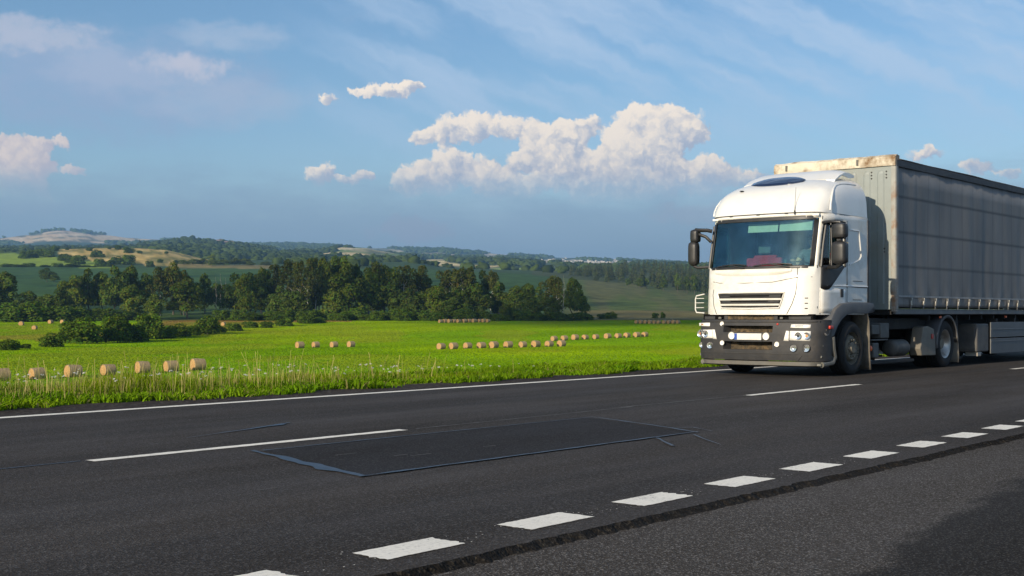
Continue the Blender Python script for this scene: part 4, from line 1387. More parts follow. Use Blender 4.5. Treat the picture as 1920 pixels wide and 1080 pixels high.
def round_lamp(px, py, r, name, mat_in, rim, parent=bump, glass=True):
    y, z = pt_b(px, py)
    x = bx(y, z)
    mb = MB(); mb.lathe([(r * 1.12, -.01), (r * 1.14, .012), (r * .98, .016), (r * .95, .004)], c=(x, y, z), axis='x', n=20)
    o = mb.build(name, rim, parent, smooth=50)
    mb = MB(); mb.lathe([(0.001, .006 if not glass else -.004), (r * .35, .008), (r * .6, .004), (r * .97, .010)], c=(x, y, z), axis='x', n=20)
    mb.build('reflector', mat_in, o, smooth=60)
    return o


for cs, wc, ind, tw in (([(1481, 620.5), (1520.5, 621), (1519.5, 639.5), (1480.5, 638)], [(1474.5, 620), (1479.5, 620.5), (1479, 639.5), (1469.5, 639)], [(1484, 608), (1521, 608.5), (1520, 615), (1482.5, 614.5)], (0.42, 0.82)),
                        ([(1312, 618), (1335, 618), (1336.5, 634), (1313, 633.5)], [(1336, 617.5), (1340.5, 618), (1344, 636), (1337, 635)], [(1311.5, 605.5), (1331.5, 605), (1331, 611.5), (1311.5, 611)], (0.25, 0.68))):
    hl, q = lamp_quad('headlight', cs, M_['lamp_white'], 0.004, 0.01)
    for i_, f in enumerate(tw):
        y = q[0][0] + (q[1][0] - q[0][0]) * f; z = (q[0][1] + q[2][1]) / 2
        mb = MB(); mb.lathe([(.001, -.001), (.03, .002), (.05, .006), (.062, .012), (.066, .006)], c=(bx(y, z, .008), y, z), axis='x', n=20)
        mb.build('reflector', M_['lamp_silver'], hl, smooth=60)
        mb = MB(); mb.lathe([(.001, .018), (.018, .014), (.024, 0)], c=(bx(y, z, .008), y, z), axis='x', n=12)
        mb.build('bulb', M_['lamp_amber'] if (i_ == 1) == (cs[0][0] > 1400) else M_['black_plastic'], hl, smooth=60)
    lamp_quad('lamp_cover', wc, M_['lamp_white'], 0.010, 0.012)
    il, q2 = lamp_quad('indicator_lamp', ind, M_['lamp_white'], 0.010, 0.012)
    mb = MB(); yc = (q2[0][0] + q2[1][0]) / 2; zc = (q2[0][1] + q2[2][1]) / 2
    mb.grid([[(bx(yc + d, zc, .0125), yc + d, zc + e) for d in (-.10, -.03, .05)] for e in (-.014, .014)])
    mb.build('bulb', M_['lamp_amber'] if cs[0][0] < 1400 else M_['lamp_silver'], il)
for px, py, r in [(1487.6, 652.8, .062), (1511.5, 652.8, .066), (1316.0, 646.5, .050), (1331, 647.3, .060)]:
    round_lamp(px, py, r, 'fog_lamp', M_['lamp_silver'], M_['black_plastic'])
for px, py, r in [(1372, 629.2, .066), (1436.4, 630.6, .066), (1354.2, 606.9, .042), (1354.3, 642.6, .044), (1457, 645.4, .046)]:
    round_lamp(px, py, r, 'marker_lamp', M_['lamp_white'], M_['lip_grey'], glass=False)
mb = MB()
y, z = pt_b(1458, 608); mb.ball((bx(y, z), y, z), .022)
mb.build('bolt_cap', M_['lamp_red'], bump)
y0, _ = pt_b(1378, 630); y1, _ = pt_b(1428.5, 630); zc = .70
mb = MB(); mb.box(bx(0, .7, .004), bx(0, .7, .016), y0, y1, zc - .058, zc + .058)
pl = mb.build('number_plate', M_['plate_white'], bump, bevel=0.004)
mb = MB(); mb.box(bx(0, .7, .0165), bx(0, .7, .0195), y0 + .004, y0 + .058, zc - .054, zc + .054)
mb.build('plate_band', M_['plate_blue'], pl)
mb = MB(); mb.box(.05, bx(0, .7, .002), y0 - .01, y1 + .01, zc - .09, zc - .06)
mb.build('plate_holder', M_['black_plastic'], bump)
y, z = 1.245, .865
mb = MB(); mb.box(bx(1.25, .87) - .16, bx(1.25, .87) - .02, 1.245, 1.285, .84, .90)
mb.build('side_marker', M_['lamp_red'], bump, bevel=0.012)

# mirrors
def housing(mb, cx, cy, cz, hx, hy, hz):
    P = []
    for v in np.linspace(-1, 1, 11):
        k = (1 - abs(v) ** 5) ** .28 if abs(v) < 1 else 0.25
        P.append([(cx + hx * k * math.copysign(abs(math.cos(a)) ** .55, math.cos(a)), cy + hy * k * math.copysign(abs(math.sin(a)) ** .6, math.sin(a)), cz + hz * v) for a in np.linspace(0, 2 * math.pi, 18, endpoint=False)])
    rr = mb.grid(P, close_v=True)
    mb.bm.faces.new(rr[0]); mb.bm.faces.new(rr[-1])


ya, zt_ = front_pt(1561, 418, -.25); yb, zb = front_pt(1588, 497, -.25)
_, zm = front_pt(1575, 449, -.25)
mir = MB(); housing(mir, -.27, (ya + yb) / 2 - .01, (zm + zb) / 2 - .005, .10, (yb - ya) / 2, (zm - zb) / 2 - .008)
mo = mir.build('mirror', M_['black_plastic'], T, smooth=50)
mb = MB(); housing(mb, -.26, (ya + yb) / 2 + .0, (zm + zt_) / 2 + .005, .10, (yb - ya) / 2, (zt_ - zm) / 2 - .006)
mb.build('wide_mirror', M_['black_plastic'], mo, smooth=50)
mb = MB()
ymid = (ya + yb) / 2
mb.tube([(-.30, 1.10, zt_ + .02), (-.27, 1.25, zt_ + .03), (-.27, ymid, zt_ + .01), (-.28, ymid, zt_ - .05)], 0.026, 8)
mb.tube([(-.36, 1.16, zb - .03), (-.30, ymid - .08, zb - .025), (-.28, ymid, zb + .02)], 0.035, 8)
mb.box(-.34, -.24, ymid - .05, ymid + .02, zb, zt_)
mb.build('mirror_arm', M_['black_plastic'], mo)
mb = MB(); mb.box(-.378, -.372, ya + .03, yb - .03, zb + .05, zm - .04); mb.build('mirror_glass', M_['lamp_silver'], mo)
# far side
ya, zt_ = front_pt(1293.5, 452, -.2); yb, zb = front_pt(1308.5, 499, -.2)
mir = MB(); housing(mir, -.2, (ya + yb) / 2, (zt_ + zb) / 2, .09, abs(yb - ya) / 2 + .01, (zt_ - zb) / 2)
mo2 = mir.build('mirror', M_['black_plastic'], T, smooth=50)
yw, zw = front_pt(1304, 443, -.2)
mb = MB(); housing(mb, -.2, yw, zw, .09, .085, .13); mb.build('wide_mirror', M_['black_plastic'], mo2, smooth=50)
ye, ze = front_pt(1326, 432, -.2)
mb = MB(); mb.tube([(-.2, yw, zw + .12), (-.2, yw + .06, ze + .01), (-.2, ye, ze), (-.25, -1.10, ze - .02)], 0.035, 8)
mb.tube([(-.2, yw + .08, zw + .03), (-.2, ye - .03, ze - .12), (-.25, -1.12, ze - .22)], 0.03, 8)
mb.build('mirror_arm', M_['black_plastic'], mo2); mb = MB()
mb.tube([(-.2, (ya + yb) / 2, zb), (-.2, (ya + yb) / 2 + .08, zb - .03), (-.3, -1.12, zb - .02)], 0.025, 8)
mb.build('mirror_stay', M_['black_plastic'], mo2)
# white grab frame on the far front corner
mb = MB()
yl, zl = front_pt(1303.5, 560, -.05)
mb.tube([(-.04, -1.14, 1.47), (-.05, yl + .03, 1.44), (-.06, yl, 1.38), (-.06, yl, 1.18), (-.05, yl + .03, 1.13), (-.04, -1.14, 1.12)], 0.012, 8)
for z in (1.22, 1.31, 1.39): mb.tube([(-.05, yl, z), (-.04, -1.15, z)], 0.006, 6)
mb.build('grab_frame', M_['white_paint'], T)

# cabin interior
mb = MB()
mb.prism([(-.08, 1.72), (-.08, 1.86), (-.30, 1.90), (-.55, 1.88), (-.60, 1.74), (-.55, 1.60)], 'y', -.88, .88)
dash = mb.build('dashboard', M_['cabin_grey'], T, bevel=0.02)
mb = MB(); mb.box(-1.96, -1.9, -1.12, 1.12, 1.3, 2.84); mb.box(-1.9, -.1, -1.1, 1.1, 1.2, 1.24); mb.box(-1.9, -.35, -1.05, 1.05, 2.84, 2.875)
mb.build('cabin_lining', M_['cabin_grey'], T)
mb = MB(); mb.grid([[(-1.86 + .03 * math.sin(k * 1.9), -1.05 + 2.1 * k / 40, z) for k in range(41)] for z in (1.9, 2.8)])
mb.build('bunk_curtain', M_['curtain_teal'], T, solid=.006)
for y in (-.55, .55):
    mb = MB()
    mb.box(-1.25, -.75, y - .25, y + .25, 1.55, 1.70)
    mb.prism([(-1.25, 1.62), (-1.13, 1.62), (-1.24, 2.22), (-1.36, 2.22)], 'y', y - .24, y + .24)
    st = mb.build('seat', M_['seat_red'], T, bevel=0.03)
    mb = MB(); mb.prism([(-1.30, 2.24), (-1.20, 2.24), (-1.23, 2.42), (-1.33, 2.42)], 'y', y - .13, y + .13)
    mb.build('headrest', M_['cabin_grey'], st, bevel=0.03)
mb = MB(); mb.box(-.72, -.62, -.60, .12, 1.88, 2.14); mb.build('red_bag', M_['seat_red'], T, bevel=0.03)
mb = MB(); mb.box(-.50, -.46, -.55, .05, 1.90, 1.965); mb.build('document_tray', M_['cabin_pale'], dash, bevel=0.01)
for y0, y1 in ((-.34, .26), (.29, .93)):
    mb = MB(); mb.prism([(-.28, 2.74), (-.265, 2.74), (-.235, 2.58), (-.25, 2.58)], 'y', y0, y1)
    mb.build('sun_visor', M_['cabin_pale'], T)
mb = MB()
cw = Vector((-.66, .55, 1.93)); ax_ = Vector((-.5, 0, .86)).normalized(); u_ = Vector((0, 1, 0)); v_ = ax_.cross(u_)
mb.tube([cw + .225 * (math.cos(a) * u_ + math.sin(a) * v_) for a in np.linspace(0, 2 * math.pi, 25)], 0.016, 8)
mb.cyl(cw - .02 * ax_, cw + .02 * ax_, .055); mb.tube([cw, cw + .2 * u_], .014, 6); mb.tube([cw, cw - .2 * u_], .014, 6); mb.tube([cw, cw - .35 * ax_], .03, 8)
mb.build('steering_wheel', M_['black_plastic'], T)

# wheels
def wheel(x, y, r, w, front, sgn, parent):
    """outer face at y, sgn = outward direction"""
    mb = MB()
    mb.lathe([(0.001, -.02 * sgn), (.06, -.02 * sgn)] if 0 else ([(0.001, .03 * sgn), (.085, .03 * sgn), (.11, .0), (.115, -.06 * sgn)] if front else [(0.001, -.07 * sgn), (.10, -.07 * sgn), (.12, -.12 * sgn), (.13, -.17 * sgn)]), c=(x, y, r), axis='y', n=26)
    for k in range(10):
        a = 2 * math.pi * k / 10
        yy = y + (-.005 if front else -.155) * sgn
        mb.cyl((x + .155 * math.cos(a), yy - .02 * sgn, r + .155 * math.sin(a)), (x + .155 * math.cos(a), yy + .025 * sgn, r + .155 * math.sin(a)), .016, n=6)
    hub = mb.build('wheel', M_['hub_dusty'], parent, smooth=40)
    mb = MB()
    if front: prof = [(.11, -.06), (.135, -.01), (.20, .0), (.225, -.03), (.245, -.10), (.275, -.11), (.29, -.03), (.298, -.005), (.30, -.03), (.295, -.2)]
    else: prof = [(.12, -.17), (.205, -.165), (.225, -.12), (.25, -.05), (.268, -.02), (.285, -.005), (.298, .0), (.300, -.03), (.295, -.2)]
    mb.lathe([(q, h * sgn) for q, h in prof], c=(x, y, r), axis='y', n=36)
    mb.build('rim', M_['hub_dusty'] if front else M_['steel_rim'], hub, smooth=40)
    mb = MB()
    prof = [(.290, -.03), (.30, .0), (.33, .018), (.40, .028), (r - .07, .022), (r - .03, .005), (r - .008, -.02)]
    for g0 in (.22, .42, .62, .82):
        prof += [(r, -w * g0 + .028), (r - .012, -w * g0 + .018), (r - .012, -w * g0 - .0), (r, -w * g0 - .01)]
    prof += [(r - .008, -w + .02), (r - .05, -w - .01), (.40, -w - .02), (.29, -w + .02)]
    mb.lathe([(q, h * sgn) for q, h in prof], c=(x, y, r), axis='y', n=44)
    mb.build('tyre', M_['tyre_rubber'], hub, smooth=35)
    return hub


RW = 0.485
for sgn in (1, -1):
    wheel(-1.27, sgn * 1.20, RW, .30, True, sgn, T)
    wheel(-5.72, sgn * 1.20, RW, .27, False, sgn, T)
    wheel(-5.72, sgn * .86, RW, .27, False, sgn, T)

# front wing, wheel arch, step frame, mud flap
for sgn in (1, -1):
    def pr(x, z): return (x, z)
    outer = [(-.10, .79), (-.22, .80), (-.36, 1.02), (-.55, 1.20), (-.80, 1.29), (-1.25, 1.315), (-2.10, 1.315), (-2.13, 1.22)]
    inner = [(-.34, .70), (-.46, .72), (-.60, .88), (-.76, 1.00), (-.96, 1.085), (-1.27, 1.12), (-1.80, 1.11), (-2.10, 1.13)]
    mb = MB()
    def ring(y0, y1, dz):
        return [[(x, sgn * y0, z) for x, z in outer], [(x, sgn * y1, z) for x, z in inner]]
    A = [(x, sgn * 0.86, z - .0) for x, z in outer]
    B = [(x, sgn * 1.17, z + .005) for x, z in outer]
    Cc = [(x, sgn * 1.235, z - .012) for x, z in outer]
    D = [(x, sgn * 1.252, z - .06) for x, z in outer]
    E_ = [(x, sgn * 1.235, z) for x, z in inner]
    F_ = [(x, sgn * 0.86, z - .0) for x, z in inner]
    mb.grid([A, B, Cc, D, E_, F_])
    mb.build('front_wing', M_['fender_grey'], T, smooth=35, solid=0.01)
    mb = MB()
    mb.tube([(-.14, sgn * 1.22, .82), (-.32, sgn * 1.22, .83), (-.42, sgn * 1.2, .83)], .028, 8)
    mb.tube([(-.42, sgn * 1.22, .70), (-.45, sgn * 1.22, .50), (-.50, sgn * 1.22, .34), (-.42, sgn * 1.22, .25), (-.08, sgn * 1.19, .22)], .05, 8)
    mb.tube([(-.05, sgn * 1.2, .55), (-.40, sgn * 1.2, .52)], .03, 8)
    mb.tube([(-.02, sgn * 1.2, .36), (-.46, sgn * 1.2, .34)], .022, 8)
    mb.box(-.48, -.02, sgn * .95, sgn * 1.20, .20, .235)
    mb.build('entry_step', M_['step_metal'], T)
    mb = MB()
    mb.grid([[(x, sgn * y, z) for y in (.88, 1.0, 1.12, 1.235)] for x, z in [(-1.62, 1.21), (-1.84, 1.16), (-1.94, .98), (-1.96, .75), (-1.96, .45), (-1.99, .22), (-2.02, .08)]])
    mb.build('mud_flap', M_['dusty_rubber'], T, solid=.03, smooth=50)
    # drive axle mudguard with front apron
    mb = MB()
    arc = [(-5.72 + .60 * math.cos(a), RW + .60 * math.sin(a)) for a in np.linspace(R(20), R(168), 16)]
    arc = [(-5.02, .38), (-5.05, .55)] + arc
    arc = arc[:2] + [(x, z) for x, z in arc[2:]]
    path = [(-5.72 + .60 * math.cos(a), RW + .60 * math.sin(a)) for a in np.linspace(R(-8), R(178), 20)]
    mb.grid([[(x, sgn * y, z) for y in (.58, 1.2, 1.255)] for x, z in path])
    mb.grid([[(x, sgn * 1.255, z) for x, z in path], [(-5.72 + .545 * math.cos(a), sgn * 1.262, RW + .545 * math.sin(a)) for a in np.linspace(R(-8), R(178), 20)]])
    mg = mb.build('rear_mudguard', M_['fender_grey'], T, solid=.012, smooth=40)
    mb = MB()
    mb.prism([(-4.38, .27), (-4.30, .42), (-4.36, .52), (-4.48, .84), (-4.72, .86), (-5.02, .80), (-5.09, .62), (-5.12, .26)][::-1], 'y', sgn * 1.0, sgn * 1.24)
    mb.build('mudguard_apron', M_['mudguard_beige'], mg, bevel=0.02)
    mb = MB(); mb.box(-4.95, -4.86, sgn * 1.24, sgn * 1.262, .60, .70); mb.build('reflector', M_['lamp_red'], mg, bevel=0.006)
    mb = MB(); mb.grid([[(-6.34 - .03 * math.sin(z * 7), sgn * y, z) for y in (.62, .95, 1.25)] for z in (.62, .45, .25, .08)]); mb.build('rear_flap', M_['mudguard_beige'], mg, solid=.02)

# chassis and what hangs on it
mb = MB()
for y in (-.42, .42): mb.box(-6.6, -.1, y - .05, y + .05, .62, .92)
mb.box(-2.2, -.25, -.9, .9, .72, 1.10)
mb.box(-6.5, -2.1, -.95, .95, .80, 1.02)
mb.cyl((-1.27, -1.05, RW), (-1.27, 1.05, RW), .08); mb.cyl((-5.72, -1.05, RW), (-5.72, 1.05, RW), .11); mb.ball((-5.72, 0, RW), .25)
mb.box(-1.9, -.3, -.4, .4, .38, .75)
mb.lathe([(.001, 0), (.55, 0), (.6, -.06), (.1, -.08)], c=(-5.1, 0, 1.12), axis='z', n=24)
mb.build('chassis', M_['chassis_black'], T, bevel=0.01)
mb = MB(); mb.box(-2.95, -2.55, .85, 1.18, .64, .93); mb.build('battery_box', M_['tank_grey'], T, bevel=.02)
mb = MB(); mb.box(-2.55, -2.22, .9, 1.16, .72, .90); mb.box(-2.9, -2.2, 1.0, 1.18, .60, .625); mb.build('valve_bracket', M_['tank_grey'], T, bevel=.01)
mb = MB(); mb.lathe([(.001, .0), (.10, .0), (.15, .03)] + [(.155 + (.012 if k % 2 else 0), .06 + .03 * k) for k in range(20)] + [(.15, .68), (.1, .71), (.001, .71)], c=(-4.05, 1.0, .44), axis='x', n=24)
mb.build('air_tank', M_['tank_grey'], T, smooth=50)
mb = MB(); mb.box(-2.50, -2.25, .92, 1.17, .28, .56); mb.build('filter_box', M_['tank_grey'], T, bevel=.02)
mb = MB(); mb.lathe([(.001, .03), (.04, .02), (.055, 0)], c=(-2.10, 1.18, .46), axis='y', n=14); mb.build('side_marker', M_['lamp_orange'], T)
mb = MB(); mb.cyl((-4.0, -.92, .60), (-2.3, -.92, .60), .30, n=24); mb.build('fuel_tank', M_['tank_grey'], T)
mb = MB(); mb.box(-4.2, -2.0, 1.08, 1.16, .16, .215); mb.build('side_step_rail', M_['chassis_black'], T, bevel=.01)
mb = MB()
for k in range(3):
    y = -.3 + .3 * k
    mb.tube([(-2.06, y, 1.9), (-2.25, y + .02, 1.55), (-2.5, y - .03, 1.4), (-2.75, y + .02, 1.5), (-2.97, y, 1.75)], .022, 8)
mb.build('air_hose', M_['black_plastic'], T)
mb = MB(); mb.tube([(-2.12, .95, 1.05), (-2.12, .95, 2.3)], .05, 10); mb.box(-2.18, -2.05, .86, 1.08, 1.1, 1.4); mb.build('intake_stack', M_['black_plastic'], T)

# ------------------------------------------------------------------ trailer
trailer = empty('trailer', (TX, TY, 0), TRZ)
tag(trailer, 'long grey curtain-sided trailer with dirty cream header behind the white truck', 'trailer')
Q = trailer
XF, XB, HW, ZD, ZT = -3.02, -16.6, 1.275, 1.19, 4.12
# curtain: gently rippled sheet
mc = bpy.data.materials.new('curtain_grey')
nt, N, L = nodes_of(mc)
b = N['Principled BSDF']
tc = N.new('ShaderNodeTexCoord'); sp = N.new('ShaderNodeSeparateXYZ'); L.new(tc.outputs['Object'], sp.inputs[0])
n1_ = N.new('ShaderNodeTexNoise'); n1_.inputs['Scale'].default_value = 1.0; n1_.inputs['Detail'].default_value = 8; n1_.inputs['Roughness'].default_value = .65
mp = N.new('ShaderNodeMapping'); mp.inputs['Scale'].default_value = (1.2, 1, .35); L.new(tc.outputs['Object'], mp.inputs['Vector']); L.new(mp.outputs[0], n1_.inputs['Vector'])
n2_ = N.new('ShaderNodeTexNoise'); n2_.inputs['Scale'].default_value = 1.0; n2_.inputs['Detail'].default_value = 4
mp2 = N.new('ShaderNodeMapping'); mp2.inputs['Scale'].default_value = (14, 1, .15); L.new(tc.outputs['Object'], mp2.inputs['Vector']); L.new(mp2.outputs[0], n2_.inputs['Vector'])
cr = N.new('ShaderNodeValToRGB'); cr.color_ramp.elements[0].position = .3; cr.color_ramp.elements[1].position = .72
cr.color_ramp.elements[0].color = (.145, .140, .134, 1); cr.color_ramp.elements[1].color = (.225, .217, .206, 1)
ad = N.new('ShaderNodeMath'); ad.operation = 'MULTIPLY_ADD'; ad.inputs[1].default_value = .12; L.new(n2_.outputs['Fac'], ad.inputs[0])
ml = N.new('ShaderNodeMath'); ml.operation = 'MULTIPLY'; ml.inputs[1].default_value = .88; L.new(n1_.outputs['Fac'], ml.inputs[0]); L.new(ml.outputs[0], ad.inputs[2])
L.new(ad.outputs[0], cr.inputs['Fac'])
prev = cr.outputs['Color']
# welded seams (three horizontal, one vertical at each strap)
def seam(val, pos, w, amt, prev):
    s1 = N.new('ShaderNodeMath'); s1.operation = 'SUBTRACT'; L.new(val, s1.inputs[0]); s1.inputs[1].default_value = pos
    a1 = N.new('ShaderNodeMath'); a1.operation = 'ABSOLUTE'; L.new(s1.outputs[0], a1.inputs[0])
    r1 = N.new('ShaderNodeMapRange'); r1.inputs['From Min'].default_value = 0; r1.inputs['From Max'].default_value = w
    r1.inputs['To Min'].default_value = amt; r1.inputs['To Max'].default_value = 0; L.new(a1.outputs[0], r1.inputs['Value'])
    mx = N.new('ShaderNodeMixRGB'); mx.inputs['Color2'].default_value = (.035, .035, .038, 1)
    L.new(r1.outputs[0], mx.inputs['Fac']); L.new(prev, mx.inputs['Color1'])
    return mx.outputs['Color']
for zz, am in ((3.36, .85), (2.68, .8), (2.02, .7)): prev = seam(sp.outputs['Z'], zz, .045, am, prev)
md = N.new('ShaderNodeMath'); md.operation = 'PINGPONG'; md.inputs[1].default_value = .31; L.new(sp.outputs['X'], md.inputs[0])
prev = seam(md.outputs[0], .31, .035, .35, prev)
L.new(prev, b.inputs['Base Color']); b.inputs['Roughness'].default_value = .55; b.inputs['Specular IOR Level'].default_value = .35
for sgn in (1, -1):
    mb = MB()
    xs = np.arange(XF - .10, XB + .08, -.062)
    zs = [1.235, 1.30, 1.42, 1.47, 1.7, 2.0, 2.4, 2.8, 3.2, 3.6, 3.93]
    mb.grid([[(x, sgn * (HW - .012 + .010 * math.cos((x + .1) / .62 * 2 * math.pi) * (1 if z < 1.45 else .12) + .022 * mnoise.noise((x * .8, z * .8, sgn)) + .008 * mnoise.noise((x * 3.1, z * .5, sgn))), z) for z in zs] for x in xs])
    cu = mb.build('side_curtain', mc, Q, smooth=60, solid=.004)
    mb = MB(); mb.box(XB + .1, XF - .12, sgn * (HW + .004), sgn * (HW + .010), 1.425, 1.462); mb.build('hem_band', M_['hem_pale'], cu)
    mb = MB(); mb.box(XB, XF - .04, sgn * (HW - .03), sgn * (HW + .012), 3.93, 4.06); mb.build('top_rail', M_['cover_dark'], Q, bevel=.008)
    mb = MB(); mb.box(XB, XF - .0, sgn * (HW - .05), sgn * (HW + .004), 1.10, 1.20); mb.box(XB, XF, sgn * (HW + .004), sgn * (HW + .010), 1.185, 1.20)
    mb.build('lower_rail', M_['rail_grey'], Q, bevel=.006)
    k = 0
    x = -3.72
    while x > -16.4:
        mb = MB(); mb.box(x - .022, x + .022, sgn * (HW + .010), sgn * (HW + .016), 1.19, 1.425)
        st = mb.build('strap', M_['strap_pale'], Q)
        mb = MB(); mb.box(x - .03, x + .03, sgn * (HW + .016), sgn * (HW + .034), 1.27, 1.36)
        mb.tube([(x - .012, sgn * (HW + .03), 1.30), (x + .004, sgn * (HW + .036), 1.42)], .010, 6)
        mb.build('buckle', M_['buckle_steel'], st, bevel=.006)
        x -= .622
# front wall with pressed ribs
mb = MB()
mb.box(XF - .06, XF, -1.19, 1.19, ZD, 3.95)
fw = mb.build('front_wall', M_['bulkhead'], Q)
for y in np.linspace(-.98, .98, 8):
    mb = MB()
    prof = [(y - .075, 0), (y - .05, .016), (y + .05, .016), (y + .075, 0)]
    hi_ = 3.80
    rows = [[(XF + d, yy, z) for yy, d in prof] for z in np.linspace(1.30, hi_, 4)]
    rows.append([(XF + d * .8, y + (yy - y) * .7, hi_ + .05) for yy, d in prof]); rows.append([(XF + 0.001, y + (yy - y) * .35, hi_ + .075) for yy, d in prof])
    mb.grid(rows); mb.build('wall_rib', M_['bulkhead'], fw, smooth=25)
mb = MB()
for y in (.75, 1.05):
    for z in (2.3, 2.36): mb.lathe([(.001, .012), (.014, .01), (.018, 0)], c=(XF, y, z), axis='x', n=8)
    for z in (3.72, 3.78, 3.84): mb.lathe([(.001, .012), (.014, .01), (.018, 0)], c=(XF, y + .04, z), axis='x', n=8)
mb.build('rivet', M_['seam_dark'], fw)
for sgn in (1, -1):
    mb = MB(); mb.prism([(XF + .012, sgn * 1.19), (XF + .012, sgn * 1.265), (XF - .012, sgn * 1.285), (XF - .11, sgn * 1.285), (XF - .11, sgn * 1.19)], 'z', ZD - .04, 3.95)
    mb.build('corner_post', M_['rust_post'], Q, bevel=.006)
# roof header and roof tarpaulin
mb = MB()
P = []
for y in np.linspace(-1.285, 1.285, 30):
    dz = .02 * mnoise.noise((y * 2.1, 3, 0)) + .012 * mnoise.noise((y * 6, 5, 0))
    sec = [(XF - .15, 3.94), (XF + .035, 3.945 + dz * .4), (XF + .045, 4.02), (XF + .03, 4.12 + dz), (XF - .04, 4.165 + dz), (XF - .16, 4.15 + dz)]
    P.append([(x, y, z) for x, z in sec])
rr = mb.grid(P, close_v=True); mb.bm.faces.new(rr[0]); mb.bm.faces.new(rr[-1])
hdr = mb.build('header_beam', M_['header_cream'], Q, smooth=35)
mb = MB()
for y in (-1.0, .52): mb.box(XF + .03, XF + .065, y - .02, y + .02, 3.99, 4.10)
mb.build('header_latch', M_['lip_grey'], hdr, bevel=.006)
mb = MB()
mb.grid([[(x, y, 4.115 + .02 * mnoise.noise((x * .7, y, 0)) + (.012 if abs(y) < 1.2 else -.03)) for y in (-1.285, -1.2, -.6, 0, .6, 1.2, 1.285)] for x in np.linspace(XF - .12, XB, 60)])
mb.build('roof_tarpaulin', M_['hem_pale'], Q, solid=.01)
mb = MB(); mb.box(XB - .05, XB, -1.27, 1.27, ZD, 4.05); mb.build('rear_door', M_['bulkhead'], Q)
mb = MB(); mb.box(XB + .02, XF - .07, -1.2, 1.2, ZD - .10, ZD - .0); 
for y in (-.5, .5): mb.box(XB, -4.3, y - .06, y + .06, .78, 1.10)
for x in np.arange(-5.0, -16.4, -.75): mb.box(x - .03, x + .03, -1.15, 1.15, .98, 1.09)
mb.build('trailer_chassis', M_['chassis_black'], Q)
for sgn in (1, -1):
    mb = MB(); mb.box(-6.98, -6.82, sgn * .80, sgn * 1.0, .18, 1.0); mb.box(-7.05, -6.75, sgn * .75, sgn * 1.05, .14, .18); mb.build('landing_leg', M_['chassis_black'], Q)
    mb = MB(); mb.box(-8.20, -7.47, sgn * .62, sgn * 1.235, .27, .89); tb = mb.build('tool_box', M_['box_plastic'], Q, bevel=.03)
    mb = MB(); mb.box(-7.466, -7.45, sgn * .70, sgn * 1.19, .32, .84); mb.build('box_lid', M_['box_plastic'], tb, bevel=.01)
    mb = MB(); mb.box(-7.75, -7.55, sgn * .95, sgn * 1.22, .18, .27); mb.build('box_bracket', M_['rust_post'], tb)
    for z0, z1 in ((.58, .92), (.22, .555)):
        mb = MB(); mb.box(-11.2, -8.24, sgn * 1.245, sgn * 1.27, z0, z1)
        mb.box(-11.2, -8.24, sgn * 1.27, sgn * 1.278, (z0 + z1) / 2 - .004 + (.09 if z0 < .5 else .0), (z0 + z1) / 2 + .02 + (.09 if z0 < .5 else .0))
        mb.build('side_guard', M_['guard_alu'], Q, bevel=.01)
    for x in (-8.7, -9.9, -11.0):
        mb = MB(); mb.box(x - .04, x + .04, sgn * 1.0, sgn * 1.245, .3, 1.0); mb.build('guard_bracket', M_['chassis_black'], Q)
    for x in (-12.2, -13.5, -14.8): wheel(x, sgn * 1.21, RW, .34, False, sgn, Q)
mb = MB()
for x in (-12.2, -13.5, -14.8): mb.cyl((x, -1.0, RW), (x, 1.0, RW), .09)
mb.build('axle', M_['chassis_black'], Q)
for x in (-5.35, -9.3):
    mb = MB(); mb.box(x - .04, x + .04, 1.225, 1.25, 1.02, 1.06); mb.build('side_marker', M_['lamp_orange'], Q)

# ------------------------------------------------------------------ driver
def skin_person(name, joints, bones, mat, parent=None):
    me = bpy.data.meshes.new(name)
    names = list(joints)
    me.from_pydata([joints[n][0] for n in names], [(names.index(a), names.index(b)) for a, b in bones], [])
    o = bpy.data.objects.new(name, me); COL.objects.link(o)
    if parent: o.parent = parent
    me.materials.append(mat)
    sk = o.modifiers.new('skin', 'SKIN')
    for i_, n in enumerate(names):
        r = joints[n][1]
        me.skin_vertices[0].data[i_].radius = (r, r) if not isinstance(r, tuple) else r
        me.skin_vertices[0].data[i_].use_root = (i_ == 0)
    o.modifiers.new('sub', 'SUBSURF').levels = 1
    o.modifiers['sub'].render_levels = 1
    for p in me.polygons: p.use_smooth = True
    return o


Jd = {'pelvis': ((-1.02, .55, 1.80), (.17, .13)), 'waist': ((-1.06, .55, 1.95), (.15, .11)), 'chest': ((-1.08, .55, 2.15), (.18, .12)), 'neckbase': ((-1.06, .55, 2.29), (.075, .07)),
      'neck': ((-1.04, .55, 2.35), .055), 'jaw': ((-1.015, .55, 2.40), (.066, .08)), 'brow': ((-1.015, .55, 2.475), (.075, .095)), 'crown': ((-1.03, .55, 2.545), (.06, .07)),
      'nose': ((-.905, .55, 2.435), .012),
      'shl': ((-1.06, .74, 2.24), .062), 'ell': ((-.93, .93, 2.00), .047), 'wrl': ((-.72, .80, 2.06), .032), 'pal': ((-.66, .755, 2.09), (.036, .02)),
      'shr': ((-1.06, .36, 2.24), .062), 'elr': ((-.93, .24, 1.98), .047), 'wrr': ((-.71, .34, 2.03), .032), 'par': ((-.65, .36, 2.07), (.036, .02)),
      'hipl': ((-.98, .65, 1.78), .09), 'knl': ((-.55, .68, 1.72), .065), 'ftl': ((-.45, .68, 1.36), .045),
      'hipr': ((-.98, .45, 1.78), .09), 'knr': ((-.55, .42, 1.70), .065), 'ftr': ((-.42, .42, 1.36), .045)}
